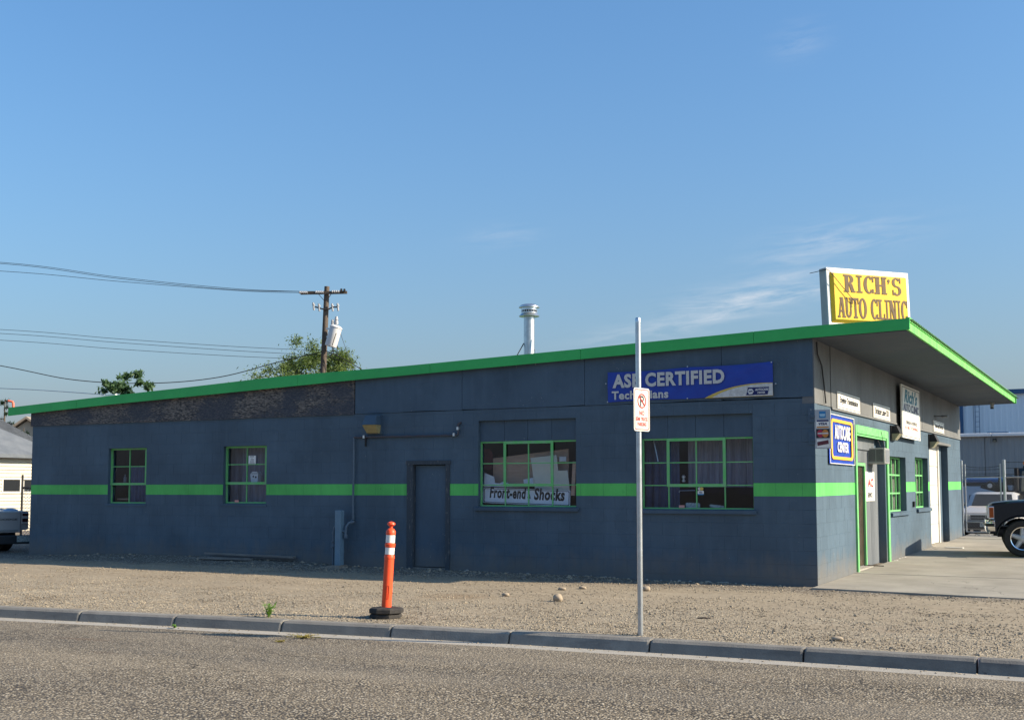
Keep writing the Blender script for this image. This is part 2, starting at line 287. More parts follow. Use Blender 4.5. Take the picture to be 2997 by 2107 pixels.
def glassmat(name, tint, dark):
    m = bpy.data.materials.new(name); m.use_nodes = True; t = m.node_tree; t.nodes.clear()
    o = t.nodes.new('ShaderNodeOutputMaterial'); gl = t.nodes.new('ShaderNodeBsdfGlossy'); gl.inputs['Roughness'].default_value = .015; gl.inputs['Color'].default_value = (.9, .9, .9, 1)
    tr = t.nodes.new('ShaderNodeBsdfTransparent'); tr.inputs['Color'].default_value = (*tint, 1)
    df = t.nodes.new('ShaderNodeBsdfDiffuse'); df.inputs['Color'].default_value = (.09, .085, .08, 1)
    mx0 = t.nodes.new('ShaderNodeMixShader'); mx0.inputs['Fac'].default_value = dark
    fr = t.nodes.new('ShaderNodeFresnel'); fr.inputs['IOR'].default_value = 1.5
    mx = t.nodes.new('ShaderNodeMixShader')
    bz = t.nodes.new('ShaderNodeTexNoise'); bz.inputs['Scale'].default_value = 1.1; bb = t.nodes.new('ShaderNodeBump'); bb.inputs['Strength'].default_value = .05; bb.inputs['Distance'].default_value = .06
    gg = t.nodes.new('ShaderNodeNewGeometry'); t.links.new(gg.outputs['Position'], bz.inputs['Vector']); t.links.new(bz.outputs['Fac'], bb.inputs['Height']); t.links.new(bb.outputs['Normal'], gl.inputs['Normal'])
    t.links.new(tr.outputs[0], mx0.inputs[1]); t.links.new(df.outputs[0], mx0.inputs[2])
    bf = t.nodes.new('ShaderNodeMath'); bf.operation = 'SUBTRACT'; bf.inputs[0].default_value = 1.0; bm_ = t.nodes.new('ShaderNodeMath'); bm_.operation = 'MULTIPLY'; t.links.new(gg.outputs['Backfacing'], bf.inputs[1]); t.links.new(fr.outputs[0], bm_.inputs[0]); t.links.new(bf.outputs[0], bm_.inputs[1]); t.links.new(bm_.outputs[0], mx.inputs['Fac']); t.links.new(mx0.outputs[0], mx.inputs[1]); t.links.new(gl.outputs[0], mx.inputs[2]); t.links.new(mx.outputs[0], o.inputs['Surface'])
    MATS[name] = m; return m
M_glass = glassmat('window_glass', (.90, .93, .97), .02)
M_carglass = glassmat('vehicle_glass', (.25, .29, .30), .35)

# ------------------------------------------------------------------ mesh builder
class MB:
    def __init__(s): s.v = []; s.f = []; s.m = []
    def add(s, vs_, fs, mi=0):
        b = len(s.v); s.v.extend(tuple(v) for v in vs_); s.f.extend(tuple(b+i for i in f) for f in fs); s.m.extend([mi]*len(fs)); return s
    def box(s, x0, y0, z0, x1, y1, z1, mi=0):
        if x0 > x1: x0, x1 = x1, x0
        if y0 > y1: y0, y1 = y1, y0
        if z0 > z1: z0, z1 = z1, z0
        return s.add([(x0,y0,z0),(x1,y0,z0),(x1,y1,z0),(x0,y1,z0),(x0,y0,z1),(x1,y0,z1),(x1,y1,z1),(x0,y1,z1)],
                     [(3,2,1,0),(4,5,6,7),(0,1,5,4),(1,2,6,5),(2,3,7,6),(3,0,4,7)], mi)
    def bbox(s, x0, y0, z0, x1, y1, z1, b=.01, mi=0):              # box with chamfered edges
        bm = bmesh.new(); bmesh.ops.create_cube(bm, size=1)
        for v in bm.verts: v.co = Vector(((x0+x1)/2+v.co.x*abs(x1-x0), (y0+y1)/2+v.co.y*abs(y1-y0), (z0+z1)/2+v.co.z*abs(z1-z0)))
        bmesh.ops.bevel(bm, geom=bm.edges[:], offset=b, segments=1, affect='EDGES', profile=.5)
        return s.bm(bm, mi)
    def bm(s, bm, mi=0):
        bm.verts.index_update(); s.add([v.co.copy() for v in bm.verts], [[v.index for v in f.verts] for f in bm.faces], mi); bm.free(); return s
    def hexa(s, p, mi=0):                                           # 8 corner points, bottom 4 then top 4
        return s.add(p, [(3,2,1,0),(4,5,6,7),(0,1,5,4),(1,2,6,5),(2,3,7,6),(3,0,4,7)], mi)
    def bar(s, p0, p1, wd, dp, up=(0,0,1), mi=0):                   # rectangular bar from p0 to p1
        p0 = Vector(p0); p1 = Vector(p1); d = (p1-p0).normalized(); u = Vector(up)
        a = d.cross(u)
        if a.length < 1e-4: a = d.cross(Vector((1,0,0)))
        a.normalize(); b = a.cross(d).normalized()
        q = lambda o: [o-a*wd/2-b*dp/2, o+a*wd/2-b*dp/2, o+a*wd/2+b*dp/2, o-a*wd/2+b*dp/2]
        return s.hexa(q(p0)+q(p1), mi)
    def tube(s, pts, r, n=8, mi=0, r1=None, caps=True):
        pts = [Vector(p) for p in pts]; k = len(pts); vs_ = []; prev = None
        for i, p in enumerate(pts):
            d = (pts[min(i+1,k-1)]-pts[max(i-1,0)]).normalized()
            if prev is None:
                a = d.cross(Vector((0,0,1)))
                if a.length < .05: a = d.cross(Vector((1,0,0)))
            else: a = prev - d*prev.dot(d)
            a.normalize(); prev = a; b = d.cross(a)
            rr = r if r1 is None else r+(r1-r)*i/(k-1)
            for j in range(n): t = 2*math.pi*j/n; vs_.append(p+(a*math.cos(t)+b*math.sin(t))*rr)
        fs = [(i*n+j, i*n+(j+1)%n, (i+1)*n+(j+1)%n, (i+1)*n+j) for i in range(k-1) for j in range(n)]
        if caps: fs += [tuple(range(n))[::-1], tuple((k-1)*n+j for j in range(n))]
        return s.add(vs_, fs, mi)
    def lathe(s, prof, o=(0,0,0), ax=(0,0,1), n=20, mi=0, caps=True):          # prof: (radius, height) pairs
        o = Vector(o); ax = Vector(ax).normalized(); a = ax.cross(Vector((0,0,1)))
        if a.length < .05: a = Vector((1,0,0))
        a.normalize(); b = ax.cross(a); vs_ = []
        for r, h in prof:
            for j in range(n): t = 2*math.pi*j/n; vs_.append(o+ax*h+(a*math.cos(t)+b*math.sin(t))*max(r, 1e-4))
        k = len(prof); fs = [(i*n+j, i*n+(j+1)%n, (i+1)*n+(j+1)%n, (i+1)*n+j) for i in range(k-1) for j in range(n)]
        if caps: fs += [tuple(range(n))[::-1], tuple((k-1)*n+j for j in range(n))]
        return s.add(vs_, fs, mi)
    def prism(s, poly, o, u, v, depth, mi=0):                       # polygon in the plane o,u,v extruded along u x v by depth
        o = Vector(o); u = Vector(u); v = Vector(v); nn = u.cross(v).normalized()*depth; k = len(poly)
        A = [o+u*p[0]+v*p[1] for p in poly]; B = [q+nn for q in A]
        return s.add(A+B, [tuple(range(k))[::-1], tuple(k+i for i in range(k))]+[(i, (i+1)%k, k+(i+1)%k, k+i) for i in range(k)], mi)
    def build(s, name, mats, parent=None, smooth=False, local=False, origin=None):
        me = bpy.data.meshes.new(name)
        if not isinstance(mats, (list, tuple)): mats = [mats]
        for m in mats: me.materials.append(m)
        off = Vector((0,0,0))
        if not local:
            if parent is not None: off = parent['_w'].to_list() if '_w' in parent else (0,0,0); off = Vector(off)
            elif origin is not None: off = Vector(origin)
            else:
                xs = [v[0] for v in s.v]; ys = [v[1] for v in s.v]; zs = [v[2] for v in s.v]
                off = Vector(((min(xs)+max(xs))/2, (min(ys)+max(ys))/2, min(zs)))
        me.from_pydata([(v[0]-off.x, v[1]-off.y, v[2]-off.z) for v in s.v], [], s.f)
        me.polygons.foreach_set('material_index', s.m)
        bm = bmesh.new(); bm.from_mesh(me); bmesh.ops.recalc_face_normals(bm, faces=bm.faces[:]); bm.to_mesh(me); bm.free()
        if smooth:
            me.shade_smooth()
            me.set_sharp_from_angle(angle=R_(38))
        me.update()
        o = bpy.data.objects.new(name, me); col.objects.link(o)
        if parent is not None:
            o.parent = parent; o['_w'] = list(off)
        else:
            if not local: o.location = off
            o['_w'] = list(off)
        return o
def tag(o, label=None, cat=None, group=None, kind=None):
    if label: o['label'] = label
    if cat: o['category'] = cat
    if group: o['group'] = group
    if kind: o['kind'] = kind
    return o
def thing(name, label, cat, loc=(0,0,0), group=None, rotz=0.0, kind=None):
    o = bpy.data.objects.new(name, None); col.objects.link(o); o.location = loc; o.rotation_euler = (0,0,rotz); o.empty_display_size = .2
    o['_w'] = list(loc)
    return tag(o, label, cat, group, kind)
def children(o): return [x for x in bpy.data.objects if x.parent == o]
def copy_tree(o, parent=None):
    c = o.copy(); col.objects.link(c)
    if parent is not None: c.parent = parent
    for ch in children(o): copy_tree(ch, c)
    return c
TEXTS = []
def text(parent, s, o, u, v, width, height, m, depth=.002, bold=0.0, shear=0.0, name='lettering'):
    """flat lettering fitted into a width x height box whose lower left corner is o (world)"""
    cu = bpy.data.curves.new(name, 'FONT'); cu.body = s; cu.size = 1; cu.extrude = .001; cu.offset = bold; cu.shear = shear; cu.resolution_u = 3; cu.space_character = 1.0+2.2*bold
    cu.materials.append(m); ob = bpy.data.objects.new(name, cu); col.objects.link(ob); ob.parent = parent
    TEXTS.append((ob, parent, Vector(o), Vector(u).normalized(), Vector(v).normalized(), width, height, depth)); return ob
def fit_texts():
    bpy.context.view_layer.update()
    for ob, parent, o, u, v, wd, ht, dp in TEXTS:
        bb = [Vector(b) for b in ob.bound_box]; mn = Vector((min(b.x for b in bb), min(b.y for b in bb), 0)); mxx = Vector((max(b.x for b in bb), max(b.y for b in bb), 0))
        sx = wd/max(1e-4, mxx.x-mn.x); sy = ht/max(1e-4, mxx.y-mn.y); n = u.cross(v)
        B = Matrix(((u.x, v.x, n.x, 0), (u.y, v.y, n.y, 0), (u.z, v.z, n.z, 0), (0,0,0,1)))
        Mx = Matrix.Translation(o) @ B @ Matrix.Diagonal((sx, sy, dp/.001, 1)) @ Matrix.Translation(-mn)
        ob.matrix_local = parent.matrix_world.inverted() @ Mx
    bpy.context.view_layer.update(); dg = bpy.context.evaluated_depsgraph_get()
    for ob, parent, *_ in TEXTS:                                    # lettering becomes plain mesh
        me = bpy.data.meshes.new_from_object(ob.evaluated_get(dg)); cu = ob.data; ml = ob.matrix_local.copy(); nm = ob.name; me.name = 'lettering'
        bpy.data.objects.remove(ob); n_ = bpy.data.objects.new('lettering', me); col.objects.link(n_); n_.parent = parent; n_.matrix_local = ml; bpy.data.curves.remove(cu)

# ------------------------------------------------------------------ ground, kerb, road
HF = [(-60,.1),(-24,.05),(-17.7,.03),(-16,.10),(-14.4,.15),(-10.9,.13),(-8.7,.06),(-6.7,.05),(-4.5,.04),(-3,.01),(0,-.005),(60,.0)]
KL = [(-80,-14.5),(-30,-9.6),(-16,-7.95),(-9.62,-7.25),(-5.1,-6.75),(-2.0,-6.42),(1.36,-6.28),(3.5,-6.27),(10,-6.35),(80,-7.5)]
def lerp_tab(T, x):
    if x <= T[0][0]: return T[0][1]
    for (a, p), (b, q) in zip(T, T[1:]):
        if x <= b: return p+(q-p)*(x-a)/(b-a)
    return T[-1][1]
def kerbY(x): return (lerp_tab(KL, x-.8)+lerp_tab(KL, x)+lerp_tab(KL, x+.8))/3
Z_KERB, Z_GUT = -.10, -.235
def groundZ(x, y):
    h = lerp_tab(HF, x); ky = kerbY(x)
    if y >= 0:
        r = .0125*y if y < 17.3 else max(.02, .216-.115*(y-17.3))
        return h*max(0, 1-y/3.0) + r
    t = min(1, max(0, y/ky)); base = .0*(1-t) + (Z_KERB-.005)*t
    bank = (h-.0)*math.exp(-(-y)/.75)
    return base+bank
def gz(x, y): return groundZ(x, y)+.018*(mnoise.noise((x*.9, y*1.2, 0)))+.008*mnoise.noise((x*3, y*3.3, 4))*min(1, max(0, (y-kerbY(x))/1.0))
xs = [-900,-300,-120,-70]+[-50+2*i for i in range(13)]+[-24+.3*i for i in range(117)]+[11.5+2*i for i in range(20)]+[70,150,300,900]
def ground_mesh():
    mb = MB(); rows = []
    ts = [i/28 for i in range(29)]
    far = [.4,.9,1.5,2.4,3.5,5,7,9,12,15,18,22,28,36,50,80,150,300,900]
    for x in xs:
        ky = kerbY(x); r = []
        for t in ts:
            y = (ky-.085)*(1-t)
            z = Z_KERB-.006 if t == 0 else gz(x, y)
            r.append((x, y, z))
        for y in far: r.append((x, y, gz(x, y) if abs(x) < 100 and y < 60 else groundZ(x, min(y, 40))))
        rows.append(r)
    n = len(rows[0]); vs_ = [p for r in rows for p in r]
    fs = [(i*n+j, (i+1)*n+j, (i+1)*n+j+1, i*n+j+1) for i in range(len(rows)-1) for j in range(n-1)]
    mb.add(vs_, fs); return mb
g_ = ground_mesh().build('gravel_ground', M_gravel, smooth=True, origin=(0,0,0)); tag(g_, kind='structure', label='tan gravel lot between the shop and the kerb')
# kerb stones
kerb = thing('kerb', None, None, (0,-7,Z_KERB), kind='structure')
def kprof(x, z0=None):
    y = kerbY(x); y0_ = y-.075; return [(x, y0_, Z_KERB-.25), (x, y0_, Z_KERB), (x, y-.20, Z_KERB-.004), (x+.0, y-.234, Z_KERB-.03), (x, y-.275, Z_GUT-.02), (x, y-.275, Z_KERB-.25)]
joints = [-7.96,-6.45,-4.86,-3.36,-1.85,-.19,1.45,3.10]
ks = []
a = joints[0]
while a > -34: a -= 1.58; ks.append(a)
ks = ks[::-1]+joints
a = joints[-1]
while a < 26: a += 1.62; ks.append(a)
for i, (a, b) in enumerate(zip(ks, ks[1:])):
    mb = MB(); g1 = .011; st_ = [a+g1, a+g1+.02, (a+b)/2, b-g1-.02, b-g1]; pv = []
    dz = random.uniform(-.004, .004); dy = random.uniform(-.006, .006)
    for j, x in enumerate(st_):
        ch = .005 if j in (0, 4) else 0
        pv += [(p[0], p[1]+dy+(ch*(1 if q in (3,4) else 0)), p[2]+dz-(ch*.8 if q in (1,2,3) else 0)) for q, p in enumerate(kprof(x))]
    n = 6; fs = [(j*n+q, j*n+(q+1)%n, (j+1)*n+(q+1)%n, (j+1)*n+q) for j in range(4) for q in range(n)]+[tuple(range(n)), tuple(4*n+q for q in range(n))[::-1]]
    mb.add(pv, fs); mb.build('kerb_stone', M_kerb, kerb)
def strip(offa, za, offb, zb, x0=-80, x1=80, step=.5):
    mb = MB(); k = int((x1-x0)/step)+1; X = [x0+i*step for i in range(k)]; vs_ = []
    for x in X: y = kerbY(x); vs_ += [(x, y-offa, za), (x, y-offb, zb)]
    mb.add(vs_, [(2*i, 2*i+1, 2*i+3, 2*i+2) for i in range(k-1)]); return mb
tag(strip(.26, Z_GUT, .52, Z_GUT-.010).build('gutter', M_gutter, origin=(0,-7,Z_GUT)), kind='structure')
mb = MB(); vs_ = []; X = [-900,-300,-120]+[-80+2*i for i in range(81)]+[120,300,900]
for x in X:
    y = kerbY(max(-80, min(80, x)))
    for o_, z in ((.505, Z_GUT-.006), (1.5, Z_GUT+.01), (4, Z_GUT+.07), (7.5, Z_GUT+.10), (13, Z_GUT+.05), (16, Z_GUT)): vs_.append((x, y-o_, z))
mb.add(vs_, [(6*i+j, 6*i+j+1, 6*i+j+7, 6*i+j+6) for i in range(len(X)-1) for j in range(5)])
tag(mb.build('road', M_road, smooth=True, origin=(0,-12,Z_GUT)), kind='structure')
mb = MB(); mb.add([(-900,-900,Z_GUT-.03),(900,-900,Z_GUT-.03),(900,-21,Z_GUT-.03),(-900,-21,Z_GUT-.03)], [(0,1,2,3)])
tag(mb.build('far_verge', mat('old_asphalt', (.10, .095, .09), (.14, .13, .12), scale=.5, rough=.95), origin=(0,-40,Z_GUT)), kind='structure')

# loose gravel: real little stones, thick by the kerb and thinning towards the wall
def pebbles():
    import numpy as np
    rs = np.random.RandomState(3); oct_v = np.array([(1,0,0),(-1,0,0),(0,1,0),(0,-1,0),(0,0,1),(0,0,-1)], float)
    oct_f = np.array([(0,2,4),(2,1,4),(1,3,4),(3,0,4),(2,0,5),(1,2,5),(3,1,5),(0,3,5)])
    V = []; Fc = []; k = 0
    def put(x, y, z, r):
        nonlocal k
        a = rs.uniform(0, 6.28); ca, sa = math.cos(a), math.sin(a); s = np.array([r*rs.uniform(.8, 1.5), r*rs.uniform(.7, 1.1), r*rs.uniform(.5, .9)])
        p = (oct_v+rs.uniform(-.22, .22, (6,3)))*s; q = p.copy(); q[:,0] = p[:,0]*ca-p[:,1]*sa; q[:,1] = p[:,0]*sa+p[:,1]*ca
        V.append(q+np.array([x, y, z+r*.25])); Fc.append(oct_f+k); k += 6
    n = 0
    while n < 36000:
        x = rs.uniform(-19, 6); d = rs.power(1.0)*6.8; y = kerbY(x)+.03+d
        if y > -.05 or (x > -.1 and y > -.55): continue
        dens = .95-.75*min(1, d/4.5)+.5*mnoise.noise((x*.7, y*1.3, 2))
        if y > -1.4: dens = .45
        if rs.rand() > dens: continue
        put(x, y, groundZ(x, y)+.018*mnoise.noise((x*.9, y*1.2, 0)), rs.uniform(.006, .0155)*(1.7 if rs.rand() < .02 else 1)); n += 1
    for i in range(260):                                            # grit swept into the gutter
        x = rs.uniform(-12, 5); put(x, kerbY(x)-.29-abs(rs.normal(0, .05)), Z_GUT-.004, rs.uniform(.005, .014))
    for i in range(900):                                            # loose chippings on the road
        x = rs.uniform(-14, 6); put(x, kerbY(x)-.6-abs(rs.normal(0, 1.6)), Z_GUT-.004+.03*0, rs.uniform(.004, .008))
    V = np.concatenate(V); Fc = np.concatenate(Fc); me = bpy.data.meshes.new('loose_gravel'); me.from_pydata(V.tolist(), [], Fc.tolist()); me.materials.append(M_pebble)
    o = bpy.data.objects.new('loose_gravel', me); col.objects.link(o); tag(o, 'loose tan gravel scattered over the lot', None, None, 'stuff'); return o
pebbles()

# concrete apron in slabs along the right-hand wall
apron = thing('concrete_apron', None, None, (4, 8, 0), kind='structure')
def apz(x, y): return .0125*max(y, -.5)+.022-.004*max(0, x-2)
ysl = [-.42, 2.55, 5.6, 8.7, 11.8, 14.9, 17.6]; xsl = [.004, 3.3, 6.6, 9.9, 13.2]
for i, (x0, x1) in enumerate(zip(xsl, xsl[1:])):
    for j, (y0, y1) in enumerate(zip(ysl, ysl[1:])):
        f0 = -.12*x0 if j == 0 else 0; f1 = -.12*x1 if j == 0 else 0; e = .008; dz = random.uniform(-.004, .004)
        p = [(x0+e, y0+f0+e), (x1-e, y0+f1+e), (x1-e, y1-e), (x0+e, y1-e)]
        mb = MB(); mb.hexa([(a, b, apz(a, b)-.2) for a, b in p]+[(a, b, apz(a, b)+dz) for a, b in p]); mb.build('concrete_slab', M_conc, apron)

# ------------------------------------------------------------------ the auto shop
shop = thing('auto_shop', 'low blue-grey block repair shop with lime green stripe and sloping green-edged roof', 'building', (-8.8, 8, 0))
def rect_sub(rects, o):
    out = []; a0, a1, b0, b1 = o
    for x0, x1, z0, z1 in rects:
        if a1 <= x0 or a0 >= x1 or b1 <= z0 or b0 >= z1: out.append((x0, x1, z0, z1)); continue
        if a0 > x0: out.append((x0, a0, z0, z1))
        if a1 < x1: out.append((a1, x1, z0, z1))
        m0, m1 = max(x0, a0), min(x1, a1)
        if b0 > z0: out.append((m0, m1, z0, b0))
        if b1 < z1: out.append((m0, m1, b1, z1))
    return [r for r in out if r[1]-r[0] > .012 and r[3]-r[2] > .012]
PL = {'F': lambda u, d, z: Vector((u, d, z)), 'R': lambda u, d, z: Vector((-d, u, z))}
def pbox(mb, pl, u0, d0, z0, u1, d1, z1, mi=0, shear=0.0):
    f = PL[pl]; S = lambda u, d, z: f(u, d, z+shear*u)
    return mb.hexa([S(u0,d0,z0), S(u1,d0,z0), S(u1,d1,z0), S(u0,d1,z0), S(u0,d0,z1), S(u1,d0,z1), S(u1,d1,z1), S(u0,d1,z1)], mi)
def opening(pl, l, r, t, b):
    if pl == 'F': return (onY(l, 1400).x, onY(r, 1400).x, onY((l+r)/2, b).z, onY((l+r)/2, t).z)
OW1 = opening('F', 316, 427.5, 1311.5, 1474); OW2 = opening('F', 653, 779.5, 1305, 1474)
OD = (-7.50, -6.69, -.1, 1.985)
OW3 = opening('F', 1400, 1686, 1227.5, 1483); OW4 = opening('F', 1875, 2205, 1214, 1490.5)
F_OPEN = [OW1, OW2, OD, OW3, OW4]
OE = (2.86, 5.66, -.1, 2.60); OR1 = (5.93, 7.76, 1.04, 2.17); OR2 = (8.89, 10.62, 1.08, 2.22); OG = (10.88, 13.76, -.1, 2.60)
R_OPEN = [OE, OR1, OR2, OG]
CH = .2125; Z0 = -.0975; SHR = .007
def wall_sheet(pl, u0, u1, z0, z1, opens, shear):
    mb = MB(); rects = [(u0, u1, z0, z1)]
    for o in opens:
        m = shear*(o[0]+o[1])/2; rects = rect_sub(rects, (o[0], o[1], o[2]-m, o[3]-m))
    for a, b, c, d in rects: pbox(mb, pl, a, (.0017 if pl == 'F' else .0022), c, b, .185, d, 0, shear)
    return mb
def block_geo(pl, rects, proud, shear):
    mb = MB(); f = PL[pl]
    for a, b, c, d in rects:
        e, k = (.0007, .0013) if pl == 'F' else (.0012, .002)
        S = lambda u, dd, z: f(u, dd, z+shear*u)
        A = [(a+e, c+e), (b-e, c+e), (b-e, d-e), (a+e, d-e)]; B = [(a+e+k, c+e+k), (b-e-k, c+e+k), (b-e-k, d-e-k), (a+e+k, d-e-k)]
        v = [S(p[0], -proud, p[1]) for p in B]+[S(p[0], .003-proud, p[1]) for p in A]+[S(p[0], .192, p[1]) for p in A]
        mb.add(v, [(0,1,2,3)]+[(i, 4+i, 4+(i+1)%4, (i+1)%4) for i in range(4)]+[(4+i, 8+i, 8+(i+1)%4, 4+(i+1)%4) for i in range(4)])
    return mb
facade = wall_sheet('F', -17.655, -.19, -.4, 2.93, F_OPEN, 0).build('wall', M_wall, shop)
side = wall_sheet('R', .19, 16.05, -.4, 2.83, R_OPEN, SHR).build('wall', M_wall, shop)
cand = []
for pl, u0, u1, zt, opens, shear in (('F', -17.66, 0.0, 2.935, F_OPEN, 0.0), ('R', 0.0, 16.06, 2.84, R_OPEN, SHR)):
    k = -1
    while Z0+k*CH < zt:
        z0, z1 = Z0+k*CH, min(zt, Z0+(k+1)*CH); off = (k % 2)*.2125
        u = u1 if pl == 'F' else u0; sgn = -1 if pl == 'F' else 1; first = True
        while (u > u0+.01) if sgn < 0 else (u < u1-.01):
            ln = .425 if not (first and off) else .2125
            if first and not off: ln = .425
            v = max(u0, u-ln) if sgn < 0 else min(u1, u+ln); first = False
            a, b = min(u, v), max(u, v); u = v
            if pl == 'R' and a < .001: a = .0
            rects = [(a, b, z0, z1)]
            for o in opens:
                m = shear*(o[0]+o[1])/2; rects = rect_sub(rects, (o[0], o[1], o[2]-m, o[3]-m))
            if not rects: continue
            ctr = PL[pl]((a+b)/2, 0, (z0+z1)/2); d = ctr-CAM; nn = Vector((0,-1,0)) if pl == 'F' else Vector((1,0,0))
            area = sum((r[1]-r[0])*(r[3]-r[2]) for r in rects)*abs(d.normalized().dot(nn))/d.length**2
            # nothing of a block below the ground shows
            if z1 < -.02: area = 0
            cand.append((area, pl, rects, k == 7, shear))
        k += 1
cand.sort(key=lambda t: -t[0])
rest = {}
for i, (ar, pl, rects, gr, shear) in enumerate(cand):
    proud = random.uniform(0, .0007) if pl == 'F' else random.uniform(0, .0014)
    if pl == 'F' and random.random() < .04: proud += .0012
    mb = block_geo(pl, rects, proud, shear)
    if i < 300: mb.build('block', M_green if gr else M_wall, facade if pl == 'F' else side)
    else:
        R = rest.setdefault(pl, MB()); b = len(R.v); R.v += mb.v; R.f += [tuple(b+q for q in f) for f in mb.f]; R.m += [1 if gr else 0]*len(mb.f)
for pl, R in rest.items():
    o = R.build('block', [M_wall, M_green], facade if pl == 'F' else side); o['kind'] = 'stuff'
# back and far walls, floor and dark inside
MB().box(-17.65, .19, -.4, -17.46, 16.05, 3.2).build('wall', M_wall, shop)
MB().box(-17.46, 15.86, -.4, -.19, 16.05, 3.7).build('wall', M_wall, shop)
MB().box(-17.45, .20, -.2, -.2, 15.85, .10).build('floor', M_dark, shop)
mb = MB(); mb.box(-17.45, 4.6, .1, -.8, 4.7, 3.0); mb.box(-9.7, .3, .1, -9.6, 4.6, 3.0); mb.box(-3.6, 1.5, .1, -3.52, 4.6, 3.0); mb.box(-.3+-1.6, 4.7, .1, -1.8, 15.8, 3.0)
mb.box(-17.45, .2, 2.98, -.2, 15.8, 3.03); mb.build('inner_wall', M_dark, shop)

# roof line tables (surveyed along the edge board)
FY = -.11
def table(pts): return sorted((onY(x, y, FY).x, onY(x, y, FY).z) for x, y in pts)
TOP = table([(24,1193),(300,1160.7),(551,1133),(801,1103.5),(1002,1086),(1150,1074.3),(1700,1021),(1857,1004.7),(2196,971.5),(2350,956),(2660,931)])
BOT = table([(24,1217),(300,1185.8),(576,1158.5),(1027,1113),(1700,1051),(2298,996),(2350,990.5),(2661,964)])
ztop = lambda x: lerp_tab(TOP, x); zbot = lambda x: lerp_tab(BOT, x)
XL, XR = TOP[0][0], onY(2662, 940, FY).x
seam = onY(2205, 985, FY).x; sx = [XR]; s = seam
while s > XL+.4: sx.append(s); s -= 3.05
sx.append(XL); sx = sx[::-1]
for a, b in zip(sx, sx[1:]):
    mb = MB(); n = 6; vs_ = []
    for i in range(n+1):
        x = a+.003+(b-a-.006)*i/n; zb, zt = zbot(x), ztop(x); dy = random.uniform(-.003, .003)
        vs_ += [(x, FY+dy, zb), (x, FY+dy, zt), (x, FY+.03, zt), (x, FY+.03, zb+.02), (x, FY+.018, zb)]
    mb.add(vs_, [(i*5+j, i*5+(j+1)%5, (i+1)*5+(j+1)%5, (i+1)*5+j) for i in range(n) for j in range(5)]+[(0,1,2,3,4), tuple(n*5+j for j in range(5))])
    mb.build('fascia_board', M_fascia, shop)
mb = MB(); vs_ = []
for x, _ in BOT: zb = zbot(x)+.035; vs_ += [(x, FY+.03, zb), (x, .02, zb)]
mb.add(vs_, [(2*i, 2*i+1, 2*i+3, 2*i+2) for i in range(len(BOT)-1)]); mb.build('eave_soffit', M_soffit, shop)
# upper band of the long wall: peeling boards to the left, painted panels to the right
def band(a, b, name, m, proud, zl):
    mb = MB(); n = 5; vs_ = []
    for i in range(n+1):
        x = a+.004+(b-a-.008)*i/n; z0 = zl(x)+random.uniform(-.009, .009)*(1 if name == 'siding_panel' else .3); z1 = zbot(x)+.03
        vs_ += [(x, -proud, z0), (x, -proud, z1), (x, .19, z1), (x, .19, z0)]
    mb.add(vs_, [(i*4+j, i*4+(j+1)%4, (i+1)*4+(j+1)%4, (i+1)*4+j) for i in range(n) for j in range(4)]+[(0,1,2,3), tuple(n*4+j for j in range(4))])
    return mb.build(name, m, shop)
xo = onY(1039, 1160).x
for a, b in zip([-17.71,-15.45,-13.22,-10.98], [-15.45,-13.22,-10.98,xo]): band(a, b, 'osb_board', M_osb, .022, lambda x: 2.925)
for a, b in zip([xo+.012,-6.4,-3.95,-1.5], [-6.4,-3.95,-1.5,-.012]): band(a, b, 'siding_panel', M_panel, .012, lambda x: 2.944+.012*math.exp(-abs(x)))
# corrugated roof sheet
mb = MB(); ny = 640; X = [XL-.01+i*(XR+.04-XL)/14 for i in range(15)]; vs_ = []
for i in range(ny+1):
    y = FY+.035+i*(16.25-FY)/ny; wv = .011*math.sin(y/.075*math.pi)
    for x in X: vs_.append((x, y, ztop(x)-.012+wv-.0065*max(0, y)*1.0))
n = len(X); mb.add(vs_, [(i*n+j, i*n+j+1, (i+1)*n+j+1, (i+1)*n+j) for i in range(ny) for j in range(n-1)])
mb.build('roof', M_roofsheet, shop, smooth=True)
# front overhang: edge boards, soffit panels
XF = 1.46; YE = 15.85
zfb = lambda y: 3.905-.0058*y; zft = lambda y: 4.085-.0058*y
ys = [FY+.032, 4.0, 8.0, 12.0, YE]
for a, b in zip(ys, ys[1:]):
    mb = MB(); mb.hexa([(XF-.04,a,zfb(a)),(XF,a,zfb(a)),(XF,b-.004,zfb(b)),(XF-.04,b-.004,zfb(b)),(XF-.04,a,zfb(a)+.125),(XF,a,zfb(a)+.125),(XF,b-.004,zfb(b)+.125),(XF-.04,b-.004,zfb(b)+.125)])
    mb.build('edge_board', M_fascia2, shop)
    mb = MB()
    for p, q, o in ((.127, .158, .014), (.162, .19, .022)):
        mb.hexa([(XF-.04,a,zfb(a)+p),(XF+o,a,zfb(a)+p),(XF+o,b,zfb(b)+p),(XF-.04,b,zfb(b)+p),(XF-.04,a,zfb(a)+q),(XF+o,a,zfb(a)+q),(XF+o,b,zfb(b)+q),(XF-.04,b,zfb(b)+q)])
    mb.build('drip_trim', M_fascia2, shop)
MB().box(XF-.06, YE+.002, zfb(YE)-.02, XF+.03, YE+.05, zft(YE)+.03).build('end_cap', M_fascia2, shop)
